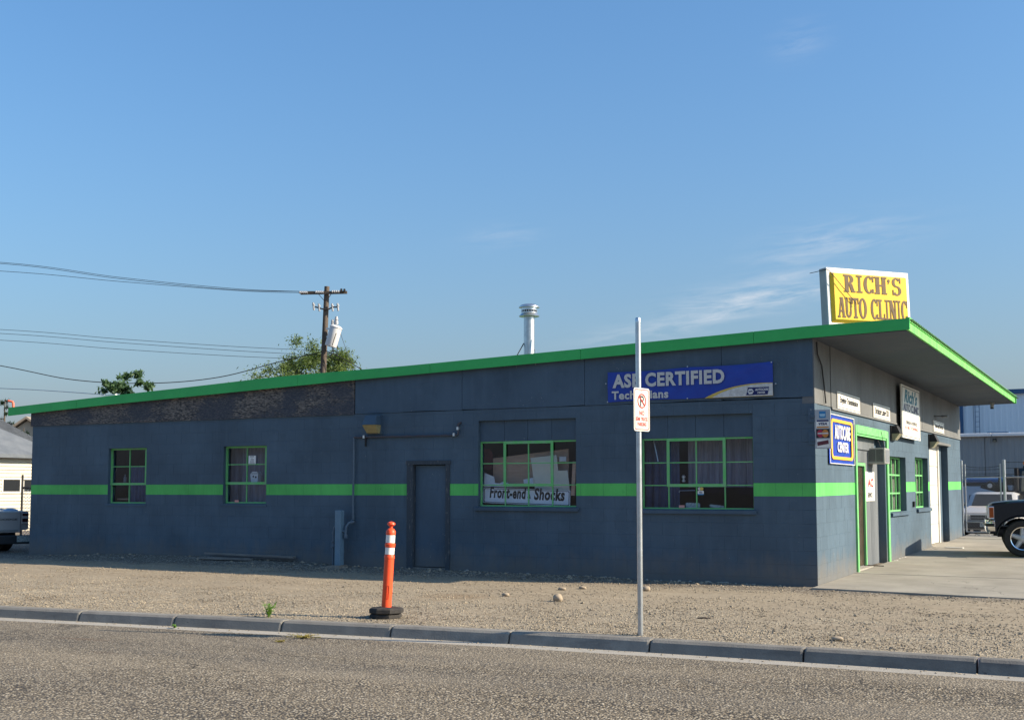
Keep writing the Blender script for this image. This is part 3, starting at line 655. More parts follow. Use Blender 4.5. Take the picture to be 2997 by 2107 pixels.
for a, b in zip([-.08,2.35,4.79,7.23,9.67,12.1,14.5], [2.35,4.79,7.23,9.67,12.1,14.5,15.9]):
    mb = MB(); z = lambda x, y: 3.86+.022*x-.0058*max(0, y); a2, b2 = a+.004, b-.004
    for p, q in ((.002, XF-.042),):
        mb.hexa([(p,a2,z(p,a2)),(q,a2,z(q,a2)),(q,b2,z(q,b2)),(p,b2,z(p,b2)),(p,a2,z(p,a2)+.02),(q,a2,z(q,a2)+.02),(q,b2,z(q,b2)+.02),(p,b2,z(p,b2)+.02)])
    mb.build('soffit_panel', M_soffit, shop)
MB().hexa([(0,15.9,3.78),(XF-.05,15.9,3.83),(XF-.05,15.94,3.83),(0,15.94,3.78),(0,15.9,4.0),(XF-.05,15.9,4.02),(XF-.05,15.94,4.02),(0,15.94,4.0)]).build('end_board', M_soffit, shop)
# upper band of the front wall with its ledge
zl = lambda y: 2.85+.003*y
mb = MB(); mb.hexa([(-.19,-.004,zl(0)),(.004,-.004,zl(0)),(.004,1.06,zl(1)),(-.19,1.06,zl(1)),(-.19,-.004,3.86),(.004,-.004,3.86),(.004,1.06,3.85),(-.19,1.06,3.85)]); mb.build('siding_panel', M_upper, shop)
for a, b in zip([1.06,3.34,5.55,7.75,9.92,12.1,14.3], [3.34,5.55,7.75,9.92,12.1,14.3,16.06]):
    mb = MB(); a2, b2 = a+.004, b-.004; p = random.uniform(.016, .020)
    mb.hexa([(-.1,a2,zl(a)),(p,a2,zl(a)),(p,b2,zl(b)),(-.1,b2,zl(b)),(-.1,a2,3.86-.0058*a),(p,a2,3.86-.0058*a),(p,b2,3.86-.0058*b),(-.1,b2,3.86-.0058*b)]); mb.build('siding_panel', M_upper, shop)
mb = MB(); mb.hexa([(-.05,1.07,zl(1)-.04),(.034,1.07,zl(1)-.04),(.034,16.06,zl(16)-.04),(-.05,16.06,zl(16)-.04),(-.05,1.07,zl(1)-.004),(.026,1.07,zl(1)-.004),(.026,16.06,zl(16)-.004),(-.05,16.06,zl(16)-.004)]); mb.build('ledge', M_upper, shop)

# windows -----------------------------------------------------------
def window(pl, o, verts, hors, rec, vent=None, thin=.017, sill=None, glass=True, edge=.026):
    u0, u1, z0, z1 = o; mb = MB(); d0, d1 = rec, rec+.035
    pbox(mb, pl, u0, d0, z0, u0+edge, d1, z1); pbox(mb, pl, u1-edge, d0, z0, u1, d1, z1)
    pbox(mb, pl, u0+edge, d0+.001, z0, u1-edge, d1, z0+edge); pbox(mb, pl, u0+edge, d0+.001, z1-edge, u1-edge, d1, z1)
    wn = mb.build('window', M_framegreen, shop)
    us = [u0]+list(verts)+[u1]; zs = [z0]+list(hors)+[z1]
    for v in verts:
        m2 = MB(); pbox(m2, pl, v-thin/2, d0+.004, z0+edge, v+thin/2, d1-.002, z1-edge); m2.build('glazing_bar', M_framegreen, wn)
    for h in hors:
        for a, b in zip(us, us[1:]):
            m2 = MB(); pbox(m2, pl, a+thin/2, d0+.006, h-thin/2, b-thin/2, d1-.004, h+thin/2); m2.build('glazing_bar', M_framegreen, wn)
    for a, b in zip(us, us[1:]):
        for c, d in zip(zs, zs[1:]):
            m2 = MB(); f = PL[pl]; t = random.uniform(-.0015, .0015); q = d0+.022
            e = .006
            m2.add([f(a+e,q+t,c+e), f(b-e,q-t,c+e), f(b-e,q-t,d-e), f(a+e,q+t,d-e), f(a+e,q+t+.004,c+e), f(b-e,q-t+.004,c+e), f(b-e,q-t+.004,d-e), f(a+e,q+t+.004,d-e)], [(0,1,2,3),(7,6,5,4),(0,4,5,1),(1,5,6,2),(2,6,7,3),(3,7,4,0)])
            m2.build('pane', M_glass, wn)
    if vent:
        a, b, c, d, t = vent; m2 = MB(); p0, p1 = d0-.016, d0-.001
        pbox(m2, pl, a-t/2, p0, c-t/2, a+t/2, p1, d+t/2); pbox(m2, pl, b-t/2, p0, c-t/2, b+t/2, p1, d+t/2)
        pbox(m2, pl, a+t/2, p0+.001, c-t/2, b-t/2, p1, c+t/2); pbox(m2, pl, a+t/2, p0+.001, d-t/2, b-t/2, p1, d+t/2)
        m2.build('vent_sash', M_framegreen, wn)
    if sill:
        su0, su1, st, sb, pr = sill; m2 = MB(); f = PL[pl]
        m2.hexa([f(su0,-pr,sb), f(su1,-pr,sb), f(su1,rec,sb), f(su0,rec,sb), f(su0,-pr,st-.018), f(su1,-pr,st-.018), f(su1,rec,st), f(su0,rec,st)]); m2.build('sill', M_panel, wn)
    return wn
fx = lambda px, Y=.09: onY(px, 1420, Y).x
fz = lambda px, py, Y=.09: onY(px, py, Y).z
e1 = (OW1[0], OW1[1], OW1[2]+.01, OW1[3])
window('F', e1, [fx(377.5)], [fz(377, 1418), fz(377, 1365)], .09, (fx(323), fx(427), fz(377, 1416), fz(377, 1313.5), .045), sill=(OW1[0]-.06, OW1[1]+.02, OW1[2]+.01, OW1[2]-.05, .012))
e2 = (OW2[0], OW2[1], OW2[2]+.01, OW2[3])
window('F', e2, [fx(721)], [fz(720, 1416), fz(720, 1359)], .09, (fx(662), fx(779), fz(720, 1414), fz(720, 1307), .05), sill=(OW2[0]-.06, OW2[1]+.02, OW2[2]+.01, OW2[2]-.05, .012))
def big_window(o, vpx, ytop, h1, h2, sillpx, seams):
    zt = fz(vpx[1], ytop, .08); oo = (o[0], o[1], o[2], zt+.012)
    vv = [fx(p, .08) for p in vpx]
    window('F', oo, vv, [fz(vpx[1], h2, .08), fz(vpx[1], h1, .08)], .08, (vv[0], vv[2], fz(vpx[1], h2, .08), zt-.012, .048), thin=.017, sill=(o[0]-.07, o[1]+.05, o[2]+.004, o[2]-.07, .045))
    us = [o[0]]+vv+[o[1]]
    for a, b in zip(us, us[1:]): m2 = MB(); pbox(m2, 'F', a+.003, .066+random.uniform(-.002, .002), zt+.014, b-.003, .12, o[3]-.002); m2.build('infill_panel', M_panel, shop)
big_window(OW3, (1478, 1546, 1616.5), 1292, 1355, 1419, None, None)
big_window(OW4, (1957, 2038, 2121.5), 1283.5, 1353, 1420, None, None)
ry = lambda px, X=-.12: onX(px, 1420, X).y
rz = lambda px, py, X=-.12: onX(px, py, X).z
window('R', OR1, [OR1[0]+(OR1[1]-OR1[0])*t for t in (.25, .5, .75)], [rz(2620, 1443), rz(2620, 1390)], .12, None, thin=.03, sill=(5.97, 7.95, 1.045, .965, .05), edge=.035)
window('R', OR2, [OR2[0]+(OR2[1]-OR2[0])*t for t in (.25, .5, .75)], [rz(2695, 1440), rz(2695, 1391.5)], .12, None, thin=.03, sill=(8.95, 10.8, 1.085, 1.0, .05), edge=.035)

# long wall door
dr = MB().bbox(-7.44, .062, .085, -6.745, .10, 1.945, .004).build('door', M_panel, shop)
MB().bbox(-7.18, .058, 1.50, -6.95, .064, 1.66, .002).build('patch_plate', M_panel, dr)
M_jamb = mat('peeled_jamb', WALL, rough=.8); g = N(M_jamb); P = g.pos(); g.color(g.mix(g.rng(g.noise(g.scale(P, (9, 9, 1.6)), 4, 5, .7), .58, .66), (.05, .062, .075), (.19, .185, .17)))
mb = MB(); mb.box(-7.58, -.018, .02, -7.445, .12, 1.955); mb.box(-6.74, -.02, .02, -6.655, .12, 1.955); mb.box(-7.60, -.024, 1.957, -6.64, .12, 2.03); mb.build('door_frame', M_jamb, shop)
MB().box(-7.44, .0, -.05, -6.745, .19, .075).build('threshold', M_kerb, shop)

# entrance recess
mb = MB(); XB = -.15
mb.box(-.17, 2.76, .02, .035, 2.86, 2.64); mb.box(-.10, 5.58, .02, .035, 5.74, 2.64); mb.box(-.10, 2.862, 2.50, .04, 5.578, 2.645); mb.box(.0, 2.862, 2.46, .02, 5.578, 2.498)
mb.build('entrance_frame', M_framegreen, shop)
MB().box(-.185, 5.50, .02, -.0, 5.575, 2.5).build('entrance_return', M_panel, shop)
yd = onX(2528, 1400, XB).y
ed = MB().box(-.19, 2.93, .10, XB-.01, yd-.07, 1.93).build('entrance_door', M_brownglass, shop)
mb = MB(); mb.box(XB, 2.872, .06, XB+.035, 2.93, 1.99); mb.box(XB, yd-.07, .06, XB+.035, yd, 1.99); mb.box(XB+.001, 2.93, 1.935, XB+.036, yd-.07, 1.99); mb.build('door_frame', M_framegreen, ed)
MB().box(XB-.005, 2.965, .95, XB+.05, 2.995, 1.22).build('handle', mat('copper_handle', (.55, .20, .10), rough=.35, metal=.4), ed)
MB().box(-.19, 2.90, .02, .0, yd, .085).build('threshold', M_gutter, shop)
def corr_sheet(y0, y1, z0, z1, x, per=.076, amp=.009):
    mb = MB(); n = int((y1-y0)/per*6); vs_ = []
    for i in range(n+1):
        y = y0+(y1-y0)*i/n; q = max(-1, min(1, 1.7*math.sin(2*math.pi*y/per)))*amp
        for z in (z0, z1): vs_.append((x+q, y, z))
    b = len(vs_); vs_ += [(v[0]-.004, v[1], v[2]) for v in vs_]
    mb.add(vs_, [(2*i, 2*i+2, 2*i+3, 2*i+1) for i in range(n)]+[(b+2*i, b+2*i+1, b+2*i+3, b+2*i+2) for i in range(n)]+[(2*i, b+2*i, b+2*i+2, 2*i+2) for i in range(n)]+[(2*i+1, 2*i+3, b+2*i+3, b+2*i+1) for i in range(n)])
    return mb
corr_sheet(yd+.002, 4.75, .07, 2.30, XB).build('corrugated_panel', M_corr, shop)
corr_sheet(4.77, 5.50, .07, 2.30, XB+.003).build('corrugated_panel', M_corr, shop)
corr_sheet(2.872, yd, 2.0, 2.30, XB).build('corrugated_panel', M_corr, shop)
corr_sheet(2.872, 5.05, 2.24, 2.46, XB+.032).build('corrugated_panel', M_corr, shop)
MB().box(-.19, 2.87, .05, -.165, 5.5, 2.5).build('backing_board', M_panel, shop)
# tall white sectional door
gd = thing('sectional_door', None, None); gd.parent = shop; gd['_w'] = [-8.8, 8, 0]
for i in range(5):
    z0 = .17+i*.475; m2 = MB(); m2.bbox(-.21, 10.9, z0+.003, -.17, 13.1, z0+.472, .006)
    for y in (11.0, 11.55, 12.1, 12.65): m2.bbox(-.172, y, z0+.09, -.166, y+.42, z0+.39, .003)
    m2.build('door_section', M_white, gd)
mb = MB(); mb.box(-.19, 13.1, .16, -.14, 13.26, 2.6); mb.box(-.19, 10.9, 2.55, -.145, 13.1, 2.62); mb.build('door_frame', M_white, gd)
MB().box(-.19, 13.262, .1, -.16, 13.75, 2.6).build('jamb_board', M_panel, shop)
MB().box(-.2, 10.88, .05, .02, 13.76, .165).build('threshold', M_conc, shop)
MB().box(-.02, 10.95, 2.602, .06, 13.95, 2.66).build('lintel_trim', M_upper, shop)
# flue on the roof
def flue():
    p = atD(1549, 1037, 27.3); r = .125; zt = atD(1549, 890, 27.3).z; zc = atD(1549, 927, 27.3).z; x, y = p.x, p.y
    fl = thing('flue', None, None); fl.parent = shop; fl['_w'] = [-8.8, 8, 0]
    MB().lathe([(r, 3.4), (r, 3.95), (r+.003, 3.952), (r+.003, 3.97), (r, 3.972), (r, zc+.02)], (x, y, 0), n=28).build('flue_pipe', M_steel, fl, smooth=True)
    MB().lathe([(r+.01, zc+.06), (r*1.85, zc-.0), (r*1.9, zc+.01), (r*1.45, zc+.075), (r*1.45, zc+.10)], (x, y, 0), n=32).build('flue_skirt', M_alu, fl, smooth=True)
    MB().lathe([(r*1.35, zc+.06), (r*1.35, zc+.17)], (x, y, 0), n=32).build('flue_core', M_black, fl, smooth=True)
    mb = MB()
    for k in range(22):
        t = 2*math.pi*k/22; q = Vector((x+math.cos(t)*r*1.43, y+math.sin(t)*r*1.43, zc+.095)); mb.bar(q, q+Vector((0,0,.055)), .012, .012)
    mb.build('flue_louvre', M_alu, fl)
    MB().lathe([(r*1.46, zc+.145), (r*1.46, zt-.075)], (x, y, 0), n=32).build('flue_collar', M_alu, fl, smooth=True)
    MB().lathe([(r*1.4, zt-.08), (r*1.92, zt-.085), (r*1.9, zt-.065), (r*1.5, zt-.025), (r*.9, zt-.005), (.01, zt)], (x, y, 0), n=32).build('flue_cap', M_alu, fl, smooth=True)
    MB().tube([(x-.1, y-.08, zc-.62), (x-.18, y-.3, zc-.95), (x-.38, y-.75, zc-1.15), (x-.6, y-1.1, 3.85)], .012, 6).build('guy_strap', M_wire, fl)
    MB().bar((x+.10, y-.08, zc-.55), (x+.06, y-.22, 3.9), .03, .006).build('guy_strap', M_steel, fl); MB().bar((x+.13, y+.05, zc-.75), (x+.33, y+.1, 3.9), .05, .006).build('guy_strap', M_steel, fl)
flue()

# ------------------------------------------------------------------ signs on the shop
def plate(o, u, v, w_, h_, t=.012):                                 # plate box: lower-left corner o, axes u, v, thickness behind the face
    u = Vector(u).normalized(); v = Vector(v).normalized(); n = u.cross(v)
    o = Vector(o); A = [o-n*t, o-n*t+u*w_, o-n*t+u*w_+v*h_, o-n*t+v*h_]
    return MB().hexa(A+[a+n*t for a in A])
def flat(o, u, v, poly, lift, depth=.0015):
    u = Vector(u).normalized(); v = Vector(v).normalized(); n = u.cross(v); return MB().prism(poly, Vector(o)+n*lift, u, v, depth)
def rrect(x0, y0, x1, y1, r, n=4):
    out = []
    for cx, cy, a in ((x1-r, y0+r, -90), (x1-r, y1-r, 0), (x0+r, y1-r, 90), (x0+r, y0+r, 180)):
        out += [(cx+r*math.cos(R_(a+90*i/n)), cy+r*math.sin(R_(a+90*i/n))) for i in range(n+1)]
    return out
def ring(o, u, v, outer, inner, lift, depth=.0015):
    u = Vector(u).normalized(); v = Vector(v).normalized(); n = u.cross(v); o = Vector(o)+n*lift; k = len(outer); mb = MB()
    P = lambda p, z: o+u*p[0]+v*p[1]+n*z
    vs_ = [P(p, 0) for p in outer]+[P(p, 0) for p in inner]+[P(p, depth) for p in outer]+[P(p, depth) for p in inner]
    fs = []
    for i in range(k):
        j = (i+1) % k; fs += [(2*k+i, 2*k+j, 3*k+j, 3*k+i), (i, k+i, k+j, j), (i, j, 2*k+j, 2*k+i), (k+i, 3*k+i, 3*k+j, k+j)]
    return mb.add(vs_, fs)
ELL = lambda cx, cy, rx, ry, n=28, a0=0, a1=360: [(cx+rx*math.cos(R_(a0+(a1-a0)*i/n)), cy+ry*math.sin(R_(a0+(a1-a0)*i/n))) for i in range(n)]
UX, UY, UZ = Vector((1,0,0)), Vector((0,1,0)), Vector((0,0,1))

# long blue banner
bY = -.035; bo = onY(1779, 1178, bY); bx1 = onY(2263, 1160, bY).x; bz1 = onY(2258, 1058, bY).z; bzl = onY(1777, 1090, bY).z
bw = bx1-bo.x
ban = thing('banner', 'long blue vinyl banner about certified technicians hung above the right-hand window', 'banner', (bo.x, bY, bo.z))
mb = MB(); nu, nv = 60, 12; vs_ = []
for i in range(nu+1):
    for j in range(nv+1):
        a, b = i/nu, j/nv; zt = bzl+(bz1-bzl)*a - .018*math.sin(math.pi*((a*2) % 1)); zb = bo.z+.02*a+.012*math.sin(math.pi*((a*2) % 1))
        wr = .006*math.sin(a*23+b*4)*b+.004*math.sin(a*41-b*9)+.007*math.sin(a*9+1)*(b**2)+.006*math.exp(-((b-.92+.35*(1-a))/.05)**2)*(a > .7)
        vs_.append((bo.x+bw*a, bY-.0-wr, zb+(zt-zb)*b))
m_ = nv+1; mb.add(vs_, [(i*m_+j, (i+1)*m_+j, (i+1)*m_+j+1, i*m_+j+1) for i in range(nu) for j in range(nv)])
mb.build('banner_sheet', M_blue, ban, smooth=True)
bl_ = .016
T0 = onY(1794, 1137, bY); T1 = onY(2121.5, 1121, bY); hh = onY(1960, 1087, bY).z-onY(1960, 1128.5, bY).z; uu = (T1-T0)
text(ban, 'ASE CERTIFIED', T0-Vector((0,bl_,0)), uu, Vector((0,0,1)), uu.length, hh, M_silver, .001, bold=.042)
T0 = onY(1791.5, 1170.5, bY); T1 = onY(1957, 1165, bY); uu = T1-T0
text(ban, 'Technicians', T0-Vector((0,bl_,0)), uu, UZ, uu.length, onY(1870, 1143.5, bY).z-onY(1870, 1168.5, bY).z, M_silver, .001, bold=.035)
q = lambda x, y: (onY(x, y, bY).x-bo.x, onY(x, y, bY).z-bo.z)
bez = lambda p0, p1, p2, n=14: [((1-t)**2*p0[0]+2*t*(1-t)*p1[0]+t*t*p2[0], (1-t)**2*p0[1]+2*t*(1-t)*p1[1]+t*t*p2[1]) for t in [i/n for i in range(n+1)]]
arc = bez(q(2063, 1165.5), q(2140, 1120), q(2262, 1119.5)); flat(bo, UX, UZ, arc+[q(2263.5, 1158)], .014, .002).build('swoosh', M_gold, ban)
arc2 = bez(q(2085, 1164), q(2150, 1124), q(2262, 1121.5)); flat(bo, UX, UZ, arc2+[q(2263, 1157)], .017, .002).build('swoosh', M_silver, ban)
flat(bo, UX, UZ, [q(2185, 1157), q(2248, 1154), q(2252, 1132), q(2190, 1134.5)], .020, .002).build('emblem_box', M_navy, ban)
hx = q(2198, 1146); hexr = onY(2000, 1136, bY).z-onY(2000, 1145, bY).z
flat(bo, UX, UZ, [(hx[0]+hexr*1.0*math.cos(R_(60*i)), hx[1]+hexr*.9*math.sin(R_(60*i))) for i in range(6)], .023, .002).build('emblem', M_paper, ban)
text(ban, 'NAPA', onY(2192.5, 1148.5, bY)-Vector((0,.026,0)), UX, UZ, .066, .030, M_navy, bold=.03)
text(ban, 'AUTOCARE', onY(2211, 1144, bY)-Vector((0,.023,0)), UX, UZ, .22, .036, M_paper, bold=.02, shear=.2)
text(ban, 'CENTER', onY(2218, 1152, bY)-Vector((0,.023,0)), UX, UZ, .125, .03, M_paper, bold=.02)
mb = MB()
for px, py in ((2258,1060),(2012.7,1073),(2012.5,1166),(1779,1176.5),(2271,1123),(1774,1123)):
    p = onY(px, py, bY); mb.lathe([(.011, 0), (.011, .006), (.001, .009)], p-Vector((0,.008,0)), (0,-1,0), 10)
mb.build('grommet', M_steel, ban)

# wall signs on the sunny front wall
def wall_sign(name, label, pts, xo, words, group):
    P = [onX(px, py, xo) for px, py in pts]; y0 = P[0].y; y1 = P[1].y; z0 = (P[2].z+P[3].z)/2; z1 = (P[0].z+P[1].z)/2; wd, ht = y1-y0, z1-z0
    s = thing(name, label, 'sign', (xo, (y0+y1)/2, z0), group)
    plate((xo, y0, z0), UY, UZ, wd, ht, .012).build('sign_panel', M_signwhite, s)
    o = rrect(.035, .02, wd-.035, ht-.02, .015); i_ = rrect(.05, .03, wd-.05, ht-.03, .012); ring((xo, y0, z0), UY, UZ, o, i_, .001).build('border_line', M_bronze, s)
    text(s, words, (xo+.002, y0+.10*wd, z0+.26*ht), UY, UZ, .80*wd, .50*ht, M_black, bold=.018, shear=.15)
    return s
gs = 'small white service signs above the front wall ledge'
wall_sign('service_sign', 'white wall sign lettered Engine and Transmission, nearest the corner', [(2451,1146.6),(2516.6,1163),(2519,1211.7),(2455,1195)], .036, 'Engine·Transmission', gs)
wall_sign('service_sign', 'white wall sign lettered Brakes, Lube and Oil above the entrance', [(2556,1179),(2604.7,1193.7),(2607,1232.8),(2559.6,1220.4)], .036, 'Brakes·Lube·Oil', gs)
wall_sign('service_sign', 'white wall sign lettered Tune-ups and Electrical above the white door', [(2732,1230),(2763,1239),(2765,1270),(2735,1262)], .036, 'Tune-ups·Electrical', gs)
# tall shop name sign
xo = .13; y0, y1, z0, z1 = 6.76, 8.92, 2.57, 3.67
rs_ = thing('shop_name_sign', 'tall white hanging sign with teal script shop name between the two wall lamps', 'sign', (xo, 7.8, z0))
plate((xo, y0, z0), UY, UZ, y1-y0, z1-z0, .03).build('sign_panel', M_signwhite, rs_)
ring((xo, y0, z0), UY, UZ, rrect(.06, .035, y1-y0-.06, z1-z0-.035, .02), rrect(.085, .047, y1-y0-.085, z1-z0-.047, .02), .001).build('border_line', M_bronze, rs_)
text(rs_, "Rich's", (xo+.002, y0+.28, z0+.745), UY, UZ, 1.55, .29, M_teal, bold=.03, shear=.35)
text(rs_, 'AUTO CLINIC', (xo+.002, y0+.17, z0+.565), UY, UZ, 1.8, .16, M_navy, bold=.012)
flat((xo, y0, z0), UY, UZ, rrect(.18, .43, 1.98, .535, .01), .001).build('light_blue_box', M_lblue, rs_)
text(rs_, 'FOREIGN & DOMESTIC', (xo+.002, y0+.4, z0+.30), UY, UZ, 1.35, .07, M_bronze)
text(rs_, '24 HR TOWING', (xo+.002, y0+.25, z0+.19), UY, UZ, 1.6, .065, M_red)
mb = MB()
for k in range(14): mb.add(*(lambda b: (b.v, b.f))(flat((xo, y0, z0), UY, UZ, [(.45+k*.09, .10), (.45+k*.09+.06, .10), (.45+k*.09+.06, .145), (.45+k*.09, .145)], .001)))
mb.build('small_print', M_silver, rs_)
for ya_ in (7.0, 8.6): MB().box(.02, ya_, 3.0, xo-.031, ya_+.06, 3.05).build('bracket', M_black, rs_)
# blue wrinkled banner
P0 = onX(2425, 1357, .012); y0 = P0.y; y1 = 2.62; z0, z1 = 1.92, 2.735; wd, ht = y1-y0, z1-z0
cb = thing('care_center_banner', 'blue square vinyl banner with orange border and white lettering by the corner', 'banner', (.012, (y0+y1)/2, z0))
mb = MB(); vs_ = []; nu, nv = 24, 24
for i in range(nu+1):
    for j in range(nv+1):
        a, b = i/nu, j/nv; wr = .008*abs(math.sin(a*17+b*2))*(.4+b)+.006*math.sin(a*31-b*7)
        vs_.append((.012+.012+wr*.6, y0+wd*a-.0*b, z0+ht*b))
mb.add(vs_, [(i*(nv+1)+j, (i+1)*(nv+1)+j, (i+1)*(nv+1)+j+1, i*(nv+1)+j+1) for i in range(nu) for j in range(nv)]); mb.build('banner_sheet', M_blue, cb, smooth=True)
b0 = (.012, y0, z0)
ring(b0, UY, UZ, rrect(.0, .0, wd, ht, .01), rrect(.022, .011, wd-.022, ht-.011, .01), .031).build('white_edge', M_signwhite, cb)
ring(b0, UY, UZ, rrect(.10, .075, wd-.13, ht-.075, .10), rrect(.18, .125, wd-.25, ht-.125, .06), .032).build('orange_border', M_bannerorange, cb)
text(cb, 'AUTOCARE', (.047, y0+.33, z0+.41), UY, UZ, wd-.68, .24, M_signwhite, bold=.025)
text(cb, 'CENTER', (.047, y0+.52, z0+.20), UY, UZ, wd-1.02, .17, M_signwhite, bold=.025)
# projecting card sign at the corner
cy = -.02; p0 = onY(2385, 1313, cy); p1 = onY(2430.6, 1197, cy)
cs = thing('card_sign', 'narrow projecting sign with four payment card pictures at the wall corner', 'sign', (p0.x, cy, p0.z))
W_, H_ = p1.x-p0.x, p1.z-p0.z
MB().bbox(p0.x, cy, p0.z, p1.x, cy+.018, p1.z, .004).build('sign_box', mat('sign_grey', (.40, .42, .43), (.36, .38, .40), scale=5, rough=.5), cs)
def card(x0, z0, x1, z1, m, lift=.002, nm='card_panel', parent=cs): return flat((p0.x, cy, p0.z), UX, UZ, [(x0*W_, z0*H_), (x1*W_, z0*H_), (x1*W_, z1*H_), (x0*W_, z1*H_)], lift, .001).build(nm, m, parent)
card(.30, .78, .70, .95, M_cardblue); card(.33, .85, .67, .88, M_lblue, .004); card(.36, .82, .64, .838, M_lblue, .004)
card(.10, .52, .92, .735, M_signwhite); card(.14, .69, .88, .73, M_navy, .004); card(.14, .53, .88, .565, M_cardorange, .004)
text(cs, 'VISA', (p0.x+.26*W_, cy-.005, p0.z+.60*H_), UX, UZ, .52*W_, .065*H_, M_navy, bold=.03, shear=.25)
card(.10, .27, .92, .50, M_bronze)
flat((p0.x, cy, p0.z), UX, UZ, ELL(.36*W_, .385*H_, .20*W_, .098*H_), .0045, .001).build('card_disc', M_cardred, cs)
flat((p0.x, cy, p0.z), UX, UZ, ELL(.66*W_, .385*H_, .20*W_, .098*H_), .006, .001).build('card_disc', M_cardorange, cs)
card(.20, .37, .84, .405, M_silver, .0085)
card(.12, .03, .92, .24, M_signwhite)
flat((p0.x, cy, p0.z), UX, UZ, [(.17*W_, .07*H_), (.86*W_, .12*H_), (.84*W_, .22*H_), (.15*W_, .17*H_)], .0045, .001).build('tilted_card', mat('card_maroon', (.12, .03, .04), rough=.5), cs)
for za, zb_, zc_ in ((2.55, 2.78, 2.64), (2.2, 2.4, 2.27)): mb = MB(); mb.box(-.10, -.022, za, .005, -.008, zb_); mb.box(-.05, -.05, zc_-.02, p0.x, -.0225, zc_+.02); mb.build('bracket', M_panel, cs)
# AC service sign on the corrugated panel
xo = XB+.016; pa = onX(2535, 1466, xo); pb = onX(2558.5, 1381, xo)
acs = thing('service_notice', 'white sign with red AC letters under the air conditioner', 'sign', (xo, pa.y, pa.z)); wd, ht = pb.y-pa.y, pb.z-pa.z
plate((xo, pa.y, pa.z), UY, UZ, wd, ht, .006).build('sign_panel', M_signwhite, acs)
text(acs, 'AC', (xo+.002, pa.y+.22*wd, pa.z+.47*ht), UY, UZ, .62*wd, .30*ht, M_red, bold=.03)
text(acs, 'SERVICE', (xo+.002, pa.y+.2*wd, pa.z+.12*ht), UY, UZ, .55*wd, .16*ht, M_black, bold=.01)
flat((xo, pa.y, pa.z), UY, UZ, [(.15*wd, .36*ht), (.85*wd, .36*ht), (.85*wd, .43*ht), (.15*wd, .43*ht)], .001).build('blue_band', M_lblue, acs)
flat((xo, pa.y, pa.z), UY, UZ, [(.1*wd, .05*ht), (.9*wd, .05*ht), (.9*wd, .065*ht), (.1*wd, .065*ht)], .001).build('border_line', M_bronze, acs)
# window air conditioner
ya = onX(2538, 1330, XB).y
ac = thing('air_conditioner', 'grey window air conditioner jutting out over the entrance panel', 'air conditioner', (XB, ya, 1.98))
MB().bbox(XB-.02, ya, 1.985, .18, ya+.46, 2.285, .012).build('casing', M_acbeige, ac)
for a, b in ((XB+.03, XB+.15), (XB+.17, XB+.29)):
    m2 = MB(); m2.box(a, ya-.003, 2.03, b, ya+.002, 2.255); gr = m2.build('grille', M_grille, ac)
    m2 = MB()
    for k in range(14): m2.box(a+.004, ya-.007, 2.036+k*.0158, b-.004, ya-.0035, 2.042+k*.0158)
    m2.build('louvre', M_acbeige, gr)
MB().box(.1805, ya+.06, 2.02, .185, ya+.40, 2.25).build('rear_grille', M_corr, ac)
m2 = MB(); m2.tube([(.05, ya+.3, 2.29), (.0, ya+.26, 2.45), (.03, ya+.1, 2.62)], .006, 6); m2.tube([(.12, ya+.3, 2.29), (.08, ya+.34, 2.47), (.035, ya+.4, 2.64)], .006, 6); m2.build('hanging_wire', M_wire, ac)
# lamps
def wall_pack(label, p, n, u, wd, ht, lens, group, housing=M_bronze):
    n = Vector(n); u = Vector(u); t = thing('wall_lamp', label, 'lamp', p, group); p = Vector(p); z = UZ
    B = p+n*.002; hw = wd/2
    bp = MB(); bp.hexa([B-u*hw-z*ht/2, B+u*hw-z*ht/2, B+u*hw-z*ht/2+n*.03, B-u*hw-z*ht/2+n*.03, B-u*hw*.9+z*ht/2, B+u*hw*.9+z*ht/2, B+u*hw*.9+z*ht/2+n*.03, B-u*hw*.9+z*ht/2+n*.03]); bp.build('back_plate', housing, t)
    C = B+n*.031; m2 = MB(); a = hw*.92; dm = ht*.52
    m2.hexa([C-u*a-z*.02*ht, C+u*a-z*.02*ht, C+u*a*.95-z*.02*ht+n*dm, C-u*a*.95-z*.02*ht+n*dm, C-u*a*.8+z*ht*.48, C+u*a*.8+z*ht*.48, C+u*a*.75+z*ht*.48+n*dm*.55, C-u*a*.75+z*ht*.48+n*dm*.55]); m2.build('housing', housing, t)
    m2 = MB(); e = .004
    m2.hexa([C-u*a*.8-z*ht*.46, C+u*a*.8-z*ht*.46, C+u*a*.75-z*ht*.44+n*dm*.35, C-u*a*.75-z*ht*.44+n*dm*.35, C-u*a*.93-z*(.02*ht+e), C+u*a*.93-z*(.02*ht+e), C+u*a*.9-z*(.02*ht+e)+n*dm*.95, C-u*a*.9-z*(.02*ht+e)+n*dm*.95]); m2.build('lens', lens, t)
    return t
pL = onY(1098, 1243, -.0)
wall_pack('wall lamp with dull yellow lens above the plain blue door', (pL.x, -.002, pL.z), (0,-1,0), (1,0,0), .36, .36, M_lens, None, M_panel)
wall_pack('black wall lamp with pale lens over the end of the entrance', (.0, 6.28, onX(2605, 1267).z), (1,0,0), (0,1,0), .40, .31, M_lens2, 'black lamps on the front wall')
wall_pack('black wall lamp with pale lens above the narrow white door', (.0, 10.95, onX(2722, 1292).z), (1,0,0), (0,1,0), .42, .34, M_lens2, 'black lamps on the front wall')
